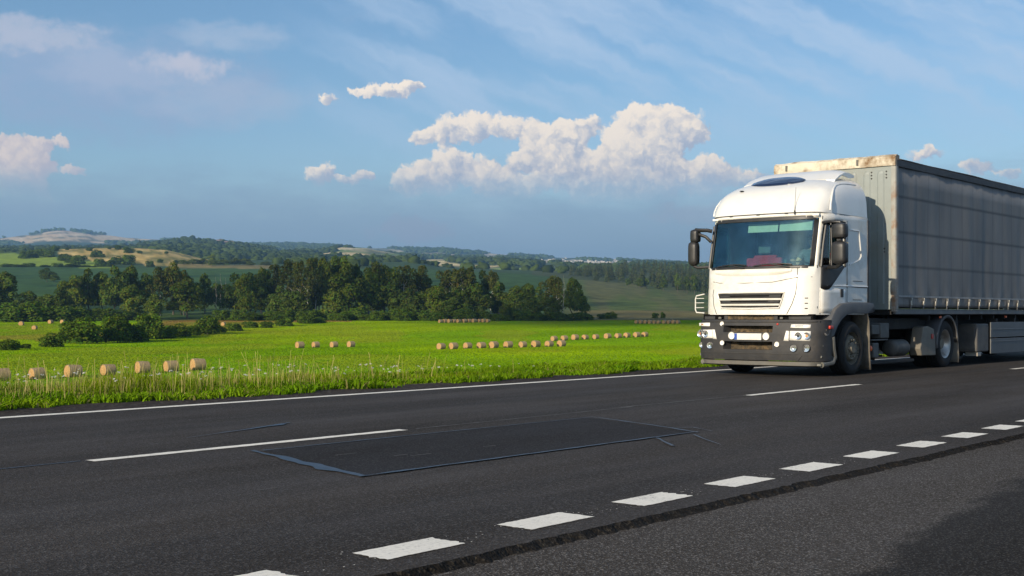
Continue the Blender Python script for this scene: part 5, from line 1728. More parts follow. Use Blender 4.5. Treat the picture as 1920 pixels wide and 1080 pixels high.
Bd = [('pelvis', 'waist'), ('waist', 'chest'), ('chest', 'neckbase'), ('neckbase', 'neck'), ('neck', 'jaw'), ('jaw', 'brow'), ('brow', 'crown'), ('brow', 'nose'),
      ('chest', 'shl'), ('shl', 'ell'), ('ell', 'wrl'), ('wrl', 'pal'), ('chest', 'shr'), ('shr', 'elr'), ('elr', 'wrr'), ('wrr', 'par'),
      ('pelvis', 'hipl'), ('hipl', 'knl'), ('knl', 'ftl'), ('pelvis', 'hipr'), ('hipr', 'knr'), ('knr', 'ftr')]
for side, px_, base in (('l', 'pal', (-.66, .755, 2.09)), ('r', 'par', (-.65, .36, 2.07))):
    for k in range(4):
        dy = (k - 1.5) * .019
        ln = (.034, .040, .038, .030)[k]
        a1 = (base[0] + .030, base[1] + dy, base[2] + .022 - abs(k - 1.5) * .003)
        a2 = (base[0] + .030 + ln * .8, base[1] + dy, base[2] + .012)
        a3 = (base[0] + .018 + ln * .7, base[1] + dy, base[2] - .018)
        for j_, p in enumerate((a1, a2, a3)): Jd['f%s%d%d' % (side, k, j_)] = (p, (.0095, .009, .008)[j_])
        Bd += [(px_, 'f%s%d0' % (side, k)), ('f%s%d0' % (side, k), 'f%s%d1' % (side, k)), ('f%s%d1' % (side, k), 'f%s%d2' % (side, k))]
    sg = 1 if side == 'r' else -1
    Jd['t%s0' % side] = ((base[0] + .005, base[1] + sg * .036, base[2] + .0), .011); Jd['t%s1' % side] = ((base[0] + .035, base[1] + sg * .040, base[2] - .005), .009)
    Bd += [(px_, 't%s0' % side), ('t%s0' % side, 't%s1' % side)]
driver = skin_person('person', Jd, Bd, M_['skin'])
driver.location = (TX, TY, 0); driver.rotation_euler = (0, 0, TRZ)
tag(driver, 'dark-haired driver in a dark shirt sitting behind the truck windscreen', 'person')
mb = MB()
mb.ball((-1.035, .55, 2.51), .098, .088, .085, n=16)
bmesh.ops.delete(mb.bm, geom=[v for v in mb.bm.verts if v.co.z < 2.49 and v.co.x > -1.03 or v.co.z < 2.42], context='VERTS')
mb.build('hair', M_['hair'], driver, smooth=60)
Js = {'pelvis': ((-1.02, .55, 1.80), (.185, .145)), 'waist': ((-1.06, .55, 1.95), (.165, .125)), 'chest': ((-1.08, .55, 2.15), (.195, .135)), 'neckbase': ((-1.065, .55, 2.275), (.085, .08)),
      'shl': ((-1.06, .74, 2.24), .074), 'ell': ((-.985, .84, 2.11), .062), 'shr': ((-1.06, .36, 2.24), .074), 'elr': ((-.985, .29, 2.09), .062)}
sh_ = skin_person('shirt', Js, [('pelvis', 'waist'), ('waist', 'chest'), ('chest', 'neckbase'), ('chest', 'shl'), ('shl', 'ell'), ('chest', 'shr'), ('shr', 'elr')], M_['shirt'], driver)
mb = MB()
for dy in (-.03, .03): mb.ball((-.932, .55 + dy, 2.462), .011, .013, .008, n=8)
mb.build('eyes', M_['hair'], driver)
mb = MB(); mb.ball((-.945, .55, 2.392), .008, .024, .006, n=8); mb.build('mouth', MATS['lamp_red'], driver)

# ------------------------------------------------------------------ straw bales
def bale_mat(name, base, stretch, dark):
    m = bpy.data.materials.new(name)
    nt, N, L = nodes_of(m); b = N['Principled BSDF']
    tc = N.new('ShaderNodeTexCoord'); mp = N.new('ShaderNodeMapping'); mp.inputs['Scale'].default_value = stretch
    oi = N.new('ShaderNodeObjectInfo'); ad = N.new('ShaderNodeVectorMath'); ad.operation = 'ADD'
    L.new(tc.outputs['Object'], ad.inputs[0]); L.new(oi.outputs['Random'], ad.inputs[1]); L.new(ad.outputs[0], mp.inputs['Vector'])
    nz = N.new('ShaderNodeTexNoise'); nz.inputs['Scale'].default_value = 1; nz.inputs['Detail'].default_value = 7; nz.inputs['Roughness'].default_value = .7
    L.new(mp.outputs[0], nz.inputs['Vector'])
    cr = N.new('ShaderNodeValToRGB'); e = cr.color_ramp.elements
    e[0].position = .32; e[0].color = tuple(dark) + (1,); e[1].position = .66; e[1].color = tuple(base) + (1,)
    L.new(nz.outputs['Fac'], cr.inputs['Fac']); L.new(cr.outputs['Color'], b.inputs['Base Color'])
    b.inputs['Roughness'].default_value = .95; b.inputs['Specular IOR Level'].default_value = .1
    bp = N.new('ShaderNodeBump'); bp.inputs['Strength'].default_value = .8; bp.inputs['Distance'].default_value = .06
    L.new(nz.outputs['Fac'], bp.inputs['Height']); L.new(bp.outputs['Normal'], b.inputs['Normal'])
    MATS[name] = m
    return m


bale_mat('straw_wrap', (0.47, 0.345, 0.195), (10, 2.2, 2.2), (0.25, 0.175, 0.095))
bale_mat('straw_core', (0.56, 0.35, 0.15), (2, 9, 9), (0.30, 0.17, 0.065))
BR, BLN = .65, 1.25


def bale_meshes(seed):
    rg = random.Random(seed)
    P = []
    for k in range(32):
        a = 2 * math.pi * k / 32
        row = []
        for r, h in [(.93, -.5), (.985, -.485), (1.0, -.42), (1.0, -.2), (1.0, 0), (1.0, .2), (1.0, .42), (.985, .485), (.93, .5)]:
            rr = BR * r * (1 + .035 * mnoise.noise((math.cos(a) * 1.6, math.sin(a) * 1.6, h * 3 + seed * 5)))
            z = rr * math.sin(a)
            if z < -.50: z = -.50 + (z + .50) * .5        # settled on the ground
            row.append((h * BLN, rr * math.cos(a), z + .575))
        P.append(row)
    mb = MB(); mb.grid(P, close_u=True)
    body = mb.build('straw_bale', MATS['straw_wrap'], None, smooth=50)
    ends = []
    for side in (-1, 1):
        mb = MB(); rows = []
        for q in np.linspace(0.02, .965, 9):
            rows.append([(side * BLN * (.5 + .012 * math.sin(q * 26) - .03 * q ** 4 + .012 * mnoise.noise((q * 4, k_ * .6, seed))), p[0] * q, (p[1] - .575) * q + .575) for k_, p in enumerate([(P[k][0][1], P[k][0][2]) for k in range(32)])])
        mb.grid(rows, close_v=True); mb.bm.faces.new(mb.bm.verts[0:0] or [v for v in list(mb.bm.verts)[:32]])
        e = mb.build('straw_end', MATS['straw_core'], body, smooth=60)
        ends.append(e)
    return body


BALE_RZ = math.atan2(.71, .70)
_b0 = [bale_meshes(1), bale_meshes(2), bale_meshes(3)]
_used = [False] * 3
ORD = ['first', 'second', 'third', 'fourth', 'fifth', 'sixth', 'seventh', 'eighth', 'ninth', 'tenth', 'eleventh', 'twelfth', 'thirteenth', 'fourteenth', 'fifteenth',
       'sixteenth', 'seventeenth', 'eighteenth', 'nineteenth', 'twentieth']


def ordn(i):
    if i < 20: return ORD[i]
    tens = {2: 'twenty', 3: 'thirty', 4: 'forty', 5: 'fifty', 6: 'sixty', 7: 'seventy', 8: 'eighty', 9: 'ninety'}
    n = i + 1; t, u = divmod(n % 100, 10)
    pre = 'hundred-' if n >= 100 else ''
    if n % 100 == 0: return 'hundredth' if n == 100 else 'two-hundredth'
    if n % 100 <= 20: return pre + ORD[n % 100 - 1]
    return pre + (tens[t] + ('-' + ORD[u - 1] if u else '')).replace('y', 'y') + ('' if u else 'th')


brg = random.Random(4)


def put_bale(x, y, rz, label, group, cat='straw bale'):
    i_ = brg.randrange(3)
    if not _used[i_]: o = _b0[i_]; _used[i_] = True
    else: o = copy_tree(_b0[i_])
    o.location = (x, y, h1(x, y) - .03); o.rotation_euler = (0, 0, rz)
    s_ = brg.uniform(.91, 1.06); o.scale = (s_ * brg.uniform(.92, 1.08), s_ * brg.uniform(.97, 1.04), s_ * brg.uniform(.94, 1.02)); o.rotation_euler = (R(brg.uniform(-3, 3)), R(brg.uniform(-2.5, 2.5)), rz)
    return tag(o, label, cat, group)


def bale_row(cols, bases, label, group, jitter=4):
    for i_, px in enumerate(cols):
        row = float(np.interp(px, [cols[0], cols[-1]], bases))
        Y = dist_for(px, row)
        x, y, z = at(px, Y)
        put_bale(x, y, BALE_RZ + R(brg.uniform(-jitter, jitter)), label % ordn(i_), group)


bale_row([3, 70, 137, 203, 267, 320.5, 371], (715, 694.5), '%s round straw bale from the left in the nearest row by the verge', 'straw bales in the nearest row')
bale_row([562, 592, 626, 658], (653, 651), '%s round straw bale from the left in the short row of four', 'straw bales in the short row of four')
bale_row([827, 850, 877, 902.5, 926, 953, 980, 1004.5, 1029.5, 1052.5], (655.5, 650), '%s round straw bale from the left in the nearer long row', 'straw bales in the nearer long row')
bale_row([1039, 1058, 1078, 1097, 1117, 1139, 1159, 1175.5, 1194, 1209], (639.5, 632), '%s round straw bale from the left in the farther long row', 'straw bales in the farther long row')
bale_row([826, 834.5, 843, 851.5, 860, 871, 880, 889, 899, 907, 915], (605.5, 604.5), '%s dull straw bale from the left along the edge of the trees', 'straw bales along the edge of the trees')
bale_row([1194, 1202, 1210.5, 1219, 1227, 1235, 1246, 1254.5, 1263, 1271], (607, 607), '%s dull straw bale from the left in the far shaded row', 'straw bales in the far shaded row')
for px, row, d in [(40, 610.5, 'pale straw bale beyond the hedge, leftmost one'), (65, 618, 'reddish straw bale beyond the hedge, lowest of four'), (95, 607, 'pale straw bale beyond the hedge, third from the left'),
                   (118, 607, 'pale straw bale beyond the hedge, half behind the big bush'), (419, 611, 'pale straw bale among the ditch shrubs'), (433, 601, 'brownish straw bale in the rough grass behind the ditch shrubs')]:
    x, y, z = at(px, dist_for(px, row)); put_bale(x, y, BALE_RZ + R(brg.uniform(15, 60)), d, 'straw bales beyond the hedge')

# ------------------------------------------------------------------ trees and shrubs
leaf_mat('leaf_dark', (0.066, 0.098, 0.016), var=.22, translucency=.25)
leaf_mat('leaf_mid', (0.105, 0.142, 0.018), var=.22, translucency=.3)
leaf_mat('leaf_birch', (0.100, 0.118, 0.026), var=.18, translucency=.35)
leaf_mat('leaf_light', (0.125, 0.145, 0.026), var=.15, translucency=.35)
leaf_mat('leaf_bush', (0.080, 0.130, 0.013), var=.2, translucency=.3)
leaf_mat('leaf_pine', (0.062, 0.080, 0.026), var=.3, translucency=.15)
mk('bark', (0.10, 0.085, 0.065), rough=.95, var=.3, scale=4)
mk('birch_bark', (0.50, 0.48, 0.43), rough=.9, var=.35, scale=3, detail=8, stretch=(2, 2, .6))
mk('dead_wood', (0.36, 0.32, 0.27), rough=.95, var=.2, scale=3)


def crown_mesh(name, lobes, n, size, seed, flat=.35, up=0.25):
    g = np.random.default_rng(seed)
    lb = np.array(lobes, float)
    wgt = lb[:, 3] * lb[:, 4] + lb[:, 4] * lb[:, 5]
    li = g.choice(len(lb), n, p=wgt / wgt.sum())
    d = g.normal(size=(n, 3)); d /= np.linalg.norm(d, axis=1)[:, None]
    d[:, 2] = np.where(d[:, 2] < -.55, -d[:, 2], d[:, 2])
    rad = g.uniform(.55, 1.08, n) ** .6
    p = lb[li, :3] + d * lb[li, 3:6] * rad[:, None]
    nrm = d + g.normal(size=(n, 3)) * flat + np.array([0, 0, up]); nrm /= np.linalg.norm(nrm, axis=1)[:, None]
    ref = np.where(np.abs(nrm[:, 2:3]) > .9, np.array([[1., 0, 0]]), np.array([[0, 0, 1.]]))
    u = np.cross(nrm, ref); u /= np.linalg.norm(u, axis=1)[:, None]; v = np.cross(nrm, u)
    a = g.uniform(0, np.pi, n)[:, None]; u, v = u * np.cos(a) + v * np.sin(a), -u * np.sin(a) + v * np.cos(a)
    s = (size * g.uniform(.5, 1.25, n))[:, None]
    V = np.stack([p - u * s * .6, p - v * s * .42 + u * s * .08, p + u * s * .6, p + v * s * .42 - u * s * .1], 1).reshape(-1, 3)
    F = np.arange(n * 4).reshape(n, 4)
    lt = g.uniform(.72, 1.3, len(lb))[li][:, None] * g.uniform(.75, 1.25, (n, 1))
    hue = np.stack([1 + .18 * g.normal(size=n), np.ones(n), np.ones(n)], -1)
    return quads_mesh(name, V, F, np.repeat(np.clip(lt * hue, .3, 2), 4, axis=0))


def trunk_mb(hgt, r, seed, limbs=6, top=.8, spread=.3, lean=.03, start=.3):
    rg = random.Random(seed)
    mb = MB()
    ax = [(rg.uniform(-lean, lean) * k, rg.uniform(-lean, lean) * k, hgt * top * k / 6) for k in range(7)]
    mb.tube(ax, [r * (1.25 if k == 0 else 1) * (1 - .13 * k) for k in range(7)], 7)
    for k in range(limbs):
        f = start + (1 - start) * (k + .5) / limbs * .9
        p = Vector(ax[min(6, int(f * 6))]); a = rg.uniform(0, 6.28); L_ = hgt * spread * rg.uniform(.6, 1) * (1.15 - f * .6)
        q = p + Vector((math.cos(a) * L_, math.sin(a) * L_, L_ * rg.uniform(.5, 1.1)))
        mb.tube([p, p.lerp(q, .5) + Vector((0, 0, L_ * .08)), q], [r * .38, r * .25, r * .1], 5)
    return mb


PROTO = {}


def proto(kind, variant):
    """unit-height plant: top of crown at z = 1, crown half-width about 0.5 x given ratio"""
    key = (kind, variant)
    if key in PROTO: return PROTO[key]
    rg = random.Random(hash(kind) % 1000 * 0 + sum(map(ord, kind)) * 13 + variant)
    sd = sum(map(ord, kind)) * 7 + variant
    lobes = []
    if kind in ('broad', 'light', 'dark'):
        for k in range(17):
            z = rg.uniform(.22, .84); w = .40 * math.sin(math.pi * min(1, max(.1, (z - .02) / .98)) ** .85) ** .6
            a = rg.uniform(0, 6.28); q = w * math.sqrt(rg.uniform(.1, 1)) * .8
            lr = rg.uniform(.10, .19) * (1.1 - .35 * z)
            lobes.append((q * math.cos(a), q * math.sin(a), min(z, 1 - lr * .9), lr * 1.15, lr * 1.15, lr * .85))
        lobes.append((0, 0, .86, .13, .13, .12)); lobes.append((0, 0, .5, .25, .25, .28))
        cm = crown_mesh('crown', lobes, 3400, .050, sd)
        tm = trunk_mb(1, .022, sd, 7, top=.8, spread=.32, start=.2)
        mats = {'broad': 'leaf_mid', 'light': 'leaf_light', 'dark': 'leaf_dark'}[kind], 'bark'
        nm = 'leafy_tree'
    elif kind == 'birch':
        for k in range(20):
            z = rg.uniform(.30, .92); w = .22 * (1.12 - .75 * abs(z - .5) * 1.3)
            a = rg.uniform(0, 6.28); q = w * rg.uniform(.1, 1)
            lr = rg.uniform(.05, .095)
            lobes.append((q * math.cos(a), q * math.sin(a), z, lr, lr, lr * 1.5))
        lobes.append((0, 0, .93, .045, .045, .07))
        cm = crown_mesh('crown', lobes, 2200, .036, sd, flat=.7, up=0)
        tm = trunk_mb(1, .013, sd, 8, top=.9, spread=.16, start=.3, lean=.012)
        mats = 'leaf_birch', 'birch_bark'; nm = 'birch_tree'
    elif kind == 'bush':
        for k in range(14):
            a = rg.uniform(0, 6.28); q = .36 * math.sqrt(rg.uniform(.02, 1)); z = rg.uniform(.18, .72) * (1.0 - q * .7)
            lr = rg.uniform(.15, .26)
            lobes.append((q * math.cos(a), q * math.sin(a), z + .04, lr, lr, min(lr, 1 - z - .04)))
        lobes.append((0, 0, .35, .36, .36, .33))
        for k in range(9):
            a = k * .7 + rg.uniform(-.2, .2); lobes.append((.30 * math.cos(a), .30 * math.sin(a), .13, .17, .17, .15))
        cm = crown_mesh('crown', lobes, 3400, .075, sd, flat=.55)
        tm = trunk_mb(1, .018, sd, 6, top=.5, spread=.4, start=.1)
        mats = 'leaf_bush', 'bark'; nm = 'shrub'
    elif kind == 'conifer':
        for k in range(11):
            f = k / 10; z = .10 + .86 * f; w = .20 * (1 - f) ** .8 + .012
            for q in range(5 if f < .8 else 2):
                a = rg.uniform(0, 6.28)
                lobes.append((w * .6 * math.cos(a), w * .6 * math.sin(a), z + rg.uniform(-.03, .03), w * .55 + .01, w * .55 + .01, .05))
        cm = crown_mesh('crown', lobes, 900, .055, sd, flat=.6)
        tm = trunk_mb(1, .014, sd, 0, top=.92)
        mats = 'leaf_pine', 'bark'; nm = 'conifer_tree'
    elif kind == 'dead':
        cm = None
        tm = trunk_mb(1, .012, sd, 7, top=1.0, spread=.14, start=.35, lean=.01)
        mats = None, 'dead_wood'; nm = 'dead_tree'
    to = tm.build('trunk', MATS[mats[1]], None, smooth=60)
    tme = to.data
    bpy.data.objects.remove(to)
    if cm is not None: cm.materials.append(MATS[mats[0]])
    PROTO[key] = (nm, cm, tme)
    return PROTO[key]


PLANTS = []
trg = random.Random(21)
NVAR = {'broad': 4, 'light': 2, 'dark': 4, 'birch': 4, 'bush': 4, 'conifer': 3, 'dead': 2}


def plant(kind, px, top, width, Y=None, base=None, group=None, desc=None, split=True):
    """kind, photo column of the stem, row of its top, photo width; stands on the terrain at distance Y (or where the base row meets it)"""
    if Y is None: Y = dist_for(px, base)
    x, y, z = at(px, Y)
    zt = CAMH + (HOR - top) / FOC * Y
    H = max(zt - z, 0.6) * 1.02
    wid = width / FOC * Y
    nm, cm, tm = proto(kind, trg.randrange(NVAR[kind]))
    unit = {'broad': .88, 'light': .88, 'dark': .88, 'birch': .46, 'bush': .96, 'conifer': .40, 'dead': .3}[kind]
    sx = wid / unit
    o = empty(nm, (x, y, z - .05), trg.uniform(0, 6.28)) if True else None
    if cm is not None: c = link_mesh('crown', cm, None, o); c.scale = (sx, sx, H)
    t_ = link_mesh('trunk', tm, None, o); t_.scale = (min(sx, H), min(sx, H), H)
    PLANTS.append((o, kind, px, group, desc))
    return o


# near hedge and ditch shrubs
for px, top, base, w in [(155, 588, 645, 76), (220, 579, 643, 62), (284, 579, 636, 58), (254, 598, 641, 56), (334, 603, 632, 52), (389, 586, 627, 48), (312, 610, 635, 40), (15, 632, 657, 44), (97, 620, 651, 48), (130, 608, 643, 44),
                         (365, 606, 629, 26), (412, 606, 624, 26), (440, 603, 621, 34), (470, 598, 615, 30), (500, 599, 615, 26), (534, 590, 612, 36), (576, 584, 607, 34), (600, 592, 606, 24), (45, 642, 654, 30)]:
    plant('bush', px, top, w, base=base, group='shrubs along the ditch in the meadow', desc='green shrub along the ditch in the meadow, %s from the left')
for px, top, w in [(20, 562, 70), (65, 560, 72), (110, 566, 60), (150, 570, 60), (188, 573, 54), (225, 578, 50), (262, 583, 44)]:
    plant('bush', px, top, w, Y=405 + px * .08, group='hedge shrubs beyond the straw bales', desc='low dark shrub in the hedge beyond the bales, %s from the left')
# tree belt
BELT = [('dark', 8, 508, 70, 455), ('dark', -25, 515, 70, 450), ('broad', 138, 515, 60, 470), ('dark', 165, 503, 56, 475), ('dark', 190, 508, 50, 480), ('dark', 215, 498, 62, 470), ('dark', 247, 497, 60, 478), ('dark', 272, 510, 48, 480),
        ('dark', 120, 530, 50, 450), ('dark', 55, 545, 60, 455), ('dark', 90, 550, 60, 452), ('broad', 250, 532, 66, 432), ('light', 325, 490, 62, 470), ('birch', 300, 503, 46, 460), ('light', 345, 505, 46, 465), ('broad', 352, 519, 78, 436), ('broad', 290, 550, 50, 428), ('dark', 384, 512, 46, 475),
        ('dead', 405, 520, 16, 450), ('dead', 414, 514, 18, 452), ('dead', 423, 522, 14, 448), ('dark', 404, 530, 40, 490), ('dark', 440, 512, 66, 450), ('dark', 468, 510, 60, 460), ('broad', 458, 512, 50, 440),
        ('dark', 500, 505, 56, 470), ('broad', 490, 500, 44, 480), ('dark', 525, 535, 60, 440), ('birch', 520, 498, 36, 470), ('birch', 535, 490, 36, 465), ('birch', 552, 494, 38, 450), ('birch', 566, 490, 38, 445), ('birch', 578, 487, 40, 442), ('birch', 592, 484, 40, 448),
        ('dark', 558, 545, 60, 434), ('broad', 606, 481, 50, 465), ('dark', 628, 478, 56, 475), ('broad', 645, 479, 54, 470), ('dark', 600, 505, 56, 480), ('broad', 652, 505, 88, 432), ('broad', 622, 540, 60, 428), ('dark', 668, 495, 50, 475), ('broad', 690, 500, 58, 440),
        ('birch', 700, 494, 42, 462), ('dark', 722, 496, 58, 465), ('broad', 742, 500, 52, 455), ('birch', 758, 500, 42, 452), ('dark', 775, 503, 54, 470), ('birch', 788, 500, 40, 462), ('dark', 735, 530, 70, 440), ('dark', 765, 540, 60, 436), ('dark', 803, 520, 50, 462), ('broad', 815, 534, 58, 430), ('dark', 790, 545, 50, 438),
        ('birch', 836, 508, 44, 455), ('birch', 852, 505, 42, 450), ('birch', 868, 502, 44, 446), ('birch', 884, 501, 44, 450), ('dark', 905, 506, 50, 458), ('birch', 920, 508, 40, 452), ('dark', 895, 530, 70, 436), ('dark', 855, 540, 70, 434), ('dark', 838, 550, 50, 430), ('dark', 935, 527, 48, 440), ('broad', 946, 568, 30, 420),
        ('dark', 968, 534, 54, 436), ('dark', 990, 530, 46, 450), ('dark', 1010, 538, 46, 440), ('birch', 1030, 522, 42, 440), ('birch', 1045, 520, 40, 436), ('dead', 1056, 518, 18, 424), ('dark', 1072, 520, 46, 432), ('dark', 1088, 542, 40, 424), ('broad', 1038, 555, 44, 422), ('dark', 1000, 556, 50, 424),
        ('dark', 340, 540, 70, 470), ('dark', 480, 530, 60, 455), ('dark', 580, 540, 70, 460), ('dark', 640, 530, 70, 470), ('dark', 700, 535, 70, 455), ('dark', 820, 545, 60, 455), ('dark', 950, 548, 60, 450)]
for kind, px, top, w, Y in BELT:
    dd = {'dark': 'dark green leafy tree in the tree belt, %s such tree from the left', 'broad': 'mid green leafy tree in the tree belt, %s such tree from the left',
          'light': 'tall pale sunlit tree in the tree belt, %s such tree from the left', 'birch': 'slender pale-trunked birch in the tree belt, %s birch from the left',
          'dead': 'bare dead tree trunk in the tree belt, %s from the left'}[kind]
    plant(kind, px, top, w, Y=Y, group='trees of the tree belt behind the meadow', desc=dd)
# undergrowth at the foot of the belt
for k in range(34):
    px = 425 + k * 20 + trg.uniform(-7, 7)
    plant('bush', px, trg.uniform(573, 586), trg.uniform(30, 44), Y=424 - (k % 3) * 3, group='undergrowth along the foot of the tree belt', desc='low undergrowth shrub at the foot of the tree belt, %s from the left')
for px, top, w, Y in [(1132, 586, 24, 445), (1147, 582, 22, 448), (1228, 583, 13, 455), (1243, 582, 10, 457)]:
    plant('bush', px, top, w, Y=Y, group='bushes in the brown field', desc='small round bush standing in the brown field, %s from the left')
# mid-distance trees on the left fields
plant('dark', 88, 502, 40, Y=900, group='trees in the dark field', desc='lone dark round tree in the dark green field, %s from the left')
plant('dark', 103, 514, 22, Y=890, group='trees in the dark field', desc='lone dark round tree in the dark green field, %s from the left')
for px, top, w, Y in [(12, 493, 24, 1230), (35, 494, 26, 1230), (56, 491, 24, 1235), (84, 496, 22, 1235), (110, 492, 24, 1235), (134, 493, 30, 1235), (158, 496, 26, 1240), (172, 498, 22, 1240)]:
    plant('bush', px, top, w, Y=Y, group='hedgerow below the light green field', desc='dark hedgerow shrub below the light green field, %s from the left')
for px, top, w, Y in [(45, 467, 24, 1760), (62, 466, 24, 1750), (80, 462, 26, 1740), (93, 466, 22, 1730), (103, 459, 16, 1700), (118, 473, 22, 1640), (132, 475, 24, 1600), (146, 473, 30, 1560), (126, 463, 8, 1720), (180, 466, 22, 1650), (188, 482, 24, 1480), (205, 484, 22, 1440), (221, 478, 24, 1500),
                      (240, 474, 30, 1560), (222, 458, 14, 1720), (241, 460, 20, 1710), (168, 462, 12, 1710), (205, 461, 8, 1720), (282, 487, 18, 1420), (300, 484, 12, 1430), (190, 472, 14, 1600), (262, 468, 10, 1650), (330, 486, 12, 1450), (312, 470, 8, 1640)]:
    plant('bush', px, top, w, base=top + w * .75, group='trees and bushes on the golden hill', desc='dark tree or bush on the golden hill, %s from the left')
for k, (px, top, w) in enumerate([(345, 487, 26), (362, 485, 30), (380, 484, 30), (398, 476, 20), (400, 487, 30), (420, 486, 32), (440, 483, 34), (458, 484, 32), (470, 489, 22), (500, 490, 28)]):
    plant('broad', px, top, w, Y=1330 + 12 * (k % 4), group='clump of trees right of the golden hill', desc='dark tree in the clump right of the golden hill, %s from the left')
for px, top, w, Y in [(1178, 521, 13, 1130), (1200, 520, 18, 1130), (1212, 521, 16, 1135), (1244, 513, 18, 1080), (1270, 512, 20, 1060), (1288, 516, 18, 1050), (1302, 514, 20, 1040)]:
    plant('dark', px, top, w, Y=Y, group='dark trees before the conifer wood', desc='dark broad tree before the conifer wood, %s from the left')
# conifer wood on the right-hand slope
for k in range(200):
    px = trg.uniform(1062, 1335)
    Yb = float(np.interp(px, [1062, 1180, 1310], [1330, 1160, 1080]))
    Y = Yb + 560 * trg.random() ** 1.1
    hgt = trg.uniform(12, 18) * float(np.interp(px, [1062, 1120, 1190], [.6, .8, 1.0]))
    x, y, z = at(px, Y)
    top = HOR - (z + hgt - CAMH) / Y * FOC
    plant('conifer', px, top, trg.uniform(8, 12) * 1200 / Y, Y=Y, group='conifers of the wood on the slope', desc='=dark conifer in the wood on the slope behind the truck')

cnt = {}
for o, kind, px, group, desc in sorted(PLANTS, key=lambda q: q[2]):
    if desc.startswith('='): lab = desc[1:]
    else:
        i_ = cnt.get(desc, 0); cnt[desc] = i_ + 1
        lab = desc % ordn(i_)
    cat = {'bush': 'shrub', 'conifer': 'conifer', 'dead': 'dead tree', 'birch': 'birch tree'}.get(kind, 'tree')
    tag(o, lab, cat, group)

# distant woods: rounded crowns massed on the far hills
g = np.random.default_rng(33)
ico = bmesh.new(); bmesh.ops.create_icosphere(ico, subdivisions=2, radius=1.0)
iv = np.array([v.co[:] for v in ico.verts]); ifc = np.array([[v.index for v in f.verts] for f in ico.faces]); ico.free()


def far_wood(name, n, ymin, ymax, test, size, label, seed):
    g = np.random.default_rng(seed)
    Y = g.uniform(ymin ** .5, ymax ** .5, n) ** 2; px = g.uniform(-60, 1420, n)
    x = (px - 960) / FOC * Y; z = height(x, Y)
    py = HOR - (z - CAMH) / Y * FOC
    c = land_colour(x, Y, z)
    dark = c.sum(-1) < .205
    keep = dark & test(px, py, x, Y)
    x, Y, z, px = x[keep], Y[keep], z[keep], px[keep]
    m_ = len(x)
    sz = size * g.uniform(.6, 1.3, m_)
    V = iv[None] * (1 + .30 * g.normal(size=(m_, len(iv), 1))) * np.stack([sz, sz, sz * .75], -1)[:, None]
    V = V + np.stack([x, Y, z + sz * .35], -1)[:, None]
    F = ifc[None] + (np.arange(m_) * len(iv))[:, None, None]
    T = np.repeat(g.uniform(.6, 1.35, (m_, 1)) * np.array([[1, 1, 1]]), len(iv), axis=0)
    o = link_mesh(name, quads_mesh(name, V.reshape(-1, 3), F.reshape(-1, 3), T), MATS['leaf_dark'])
    tag(o, label, 'wood', kind='stuff')


far_wood('distant_woods', 13000, 2000, 4900, lambda px, py, x, y: (fbm(x / 260, y / 500, 3, 71) > np.where(px > 860, .52, .42)), 8, 'blue-green woods massed over the middle hills', 1)
far_wood('distant_forest', 15000, 4900, 7700, lambda px, py, x, y: (fbm(x / 420, y / 900, 3, 73) > np.where(px > 960, .56, .40)) | ((px > 76) & (px < 156) & (py < 437)), 10.5, 'hazy forest along the skyline hills', 2)
far_wood('far_copses', 500, 1250, 2050, lambda px, py, x, y: (px > 480) & (px < 1060) & (fbm(x / 90, y / 200, 3, 75) > .5), 6.5, 'small copses dotted over the rising ground behind the tree belt', 3)

# farm buildings and a distant village
mk('house_wall', (0.45, 0.42, 0.37), rough=.9, var=.1, scale=.5)
mk('house_roof', (0.24, 0.17, 0.14), rough=.9, var=.2, scale=.6)


def house(px, Y, w, d, hgt, rz, label, group=None):
    x, y, z = at(px, Y)
    o = empty('farmhouse', (x, y, z - .3), rz); tag(o, label, 'house', group)
    mb = MB(); mb.box(-w / 2, w / 2, -d / 2, d / 2, 0, hgt); wl = mb.build('wall', MATS['house_wall'], o)
    mb = MB(); mb.prism([(-d / 2 - .5, hgt - .05), (d / 2 + .5, hgt - .05), (0, hgt + d * .42)], 'x', -w / 2 - .4, w / 2 + .4); rf = mb.build('roof', MATS['house_roof'], o)
    mb = MB(); mb.box(w * .2, w * .2 + .8, -.4, .4, hgt + d * .25, hgt + d * .42 + 1.0); mb.build('chimney', MATS['house_roof'], rf)
    for k in range(3):
        mb = MB(); mb.box(-w * .35 + k * w * .3, -w * .35 + k * w * .3 + 1.2, -d / 2 - .05, -d / 2 + .02, hgt * .45, hgt * .45 + 1.4); mb.build('window', MATS['black_void'], wl)
    return o


house(412, 3450, 17, 11, 7, .3, 'pale farmhouse on the wooded hill, left one of two', 'hill farmhouses')
house(428, 3430, 28, 12, 6, .15, 'long pale farm building on the wooded hill, right one of two', 'hill farmhouses')
g = np.random.default_rng(44)
mb = MB()
for k in range(110):
    px = float(np.clip(g.normal(1125, 55), 1000, 1215)); Y = g.uniform(4300, 7300); x, y, z = at(px, Y)
    w, d, hh = g.uniform(7, 17), g.uniform(7, 11), g.uniform(2.5, 7); a = g.uniform(0, 3.1)
    M4 = Matrix.Translation((x, y, z)) @ Matrix.Rotation(a, 4, 'Z')
    mb.box(-w / 2, w / 2, -d / 2, d / 2, -2, hh, M=M4)
o = mb.build('distant_village', MATS['house_wall'], None, smooth=0, weld=False)
tag(o, 'pale buildings of a village scattered over the far hazy plain', 'village', kind='stuff')
for px, w in ((1188, 3.0), (1217, 4.4), (1250, 2.6)):
    pass

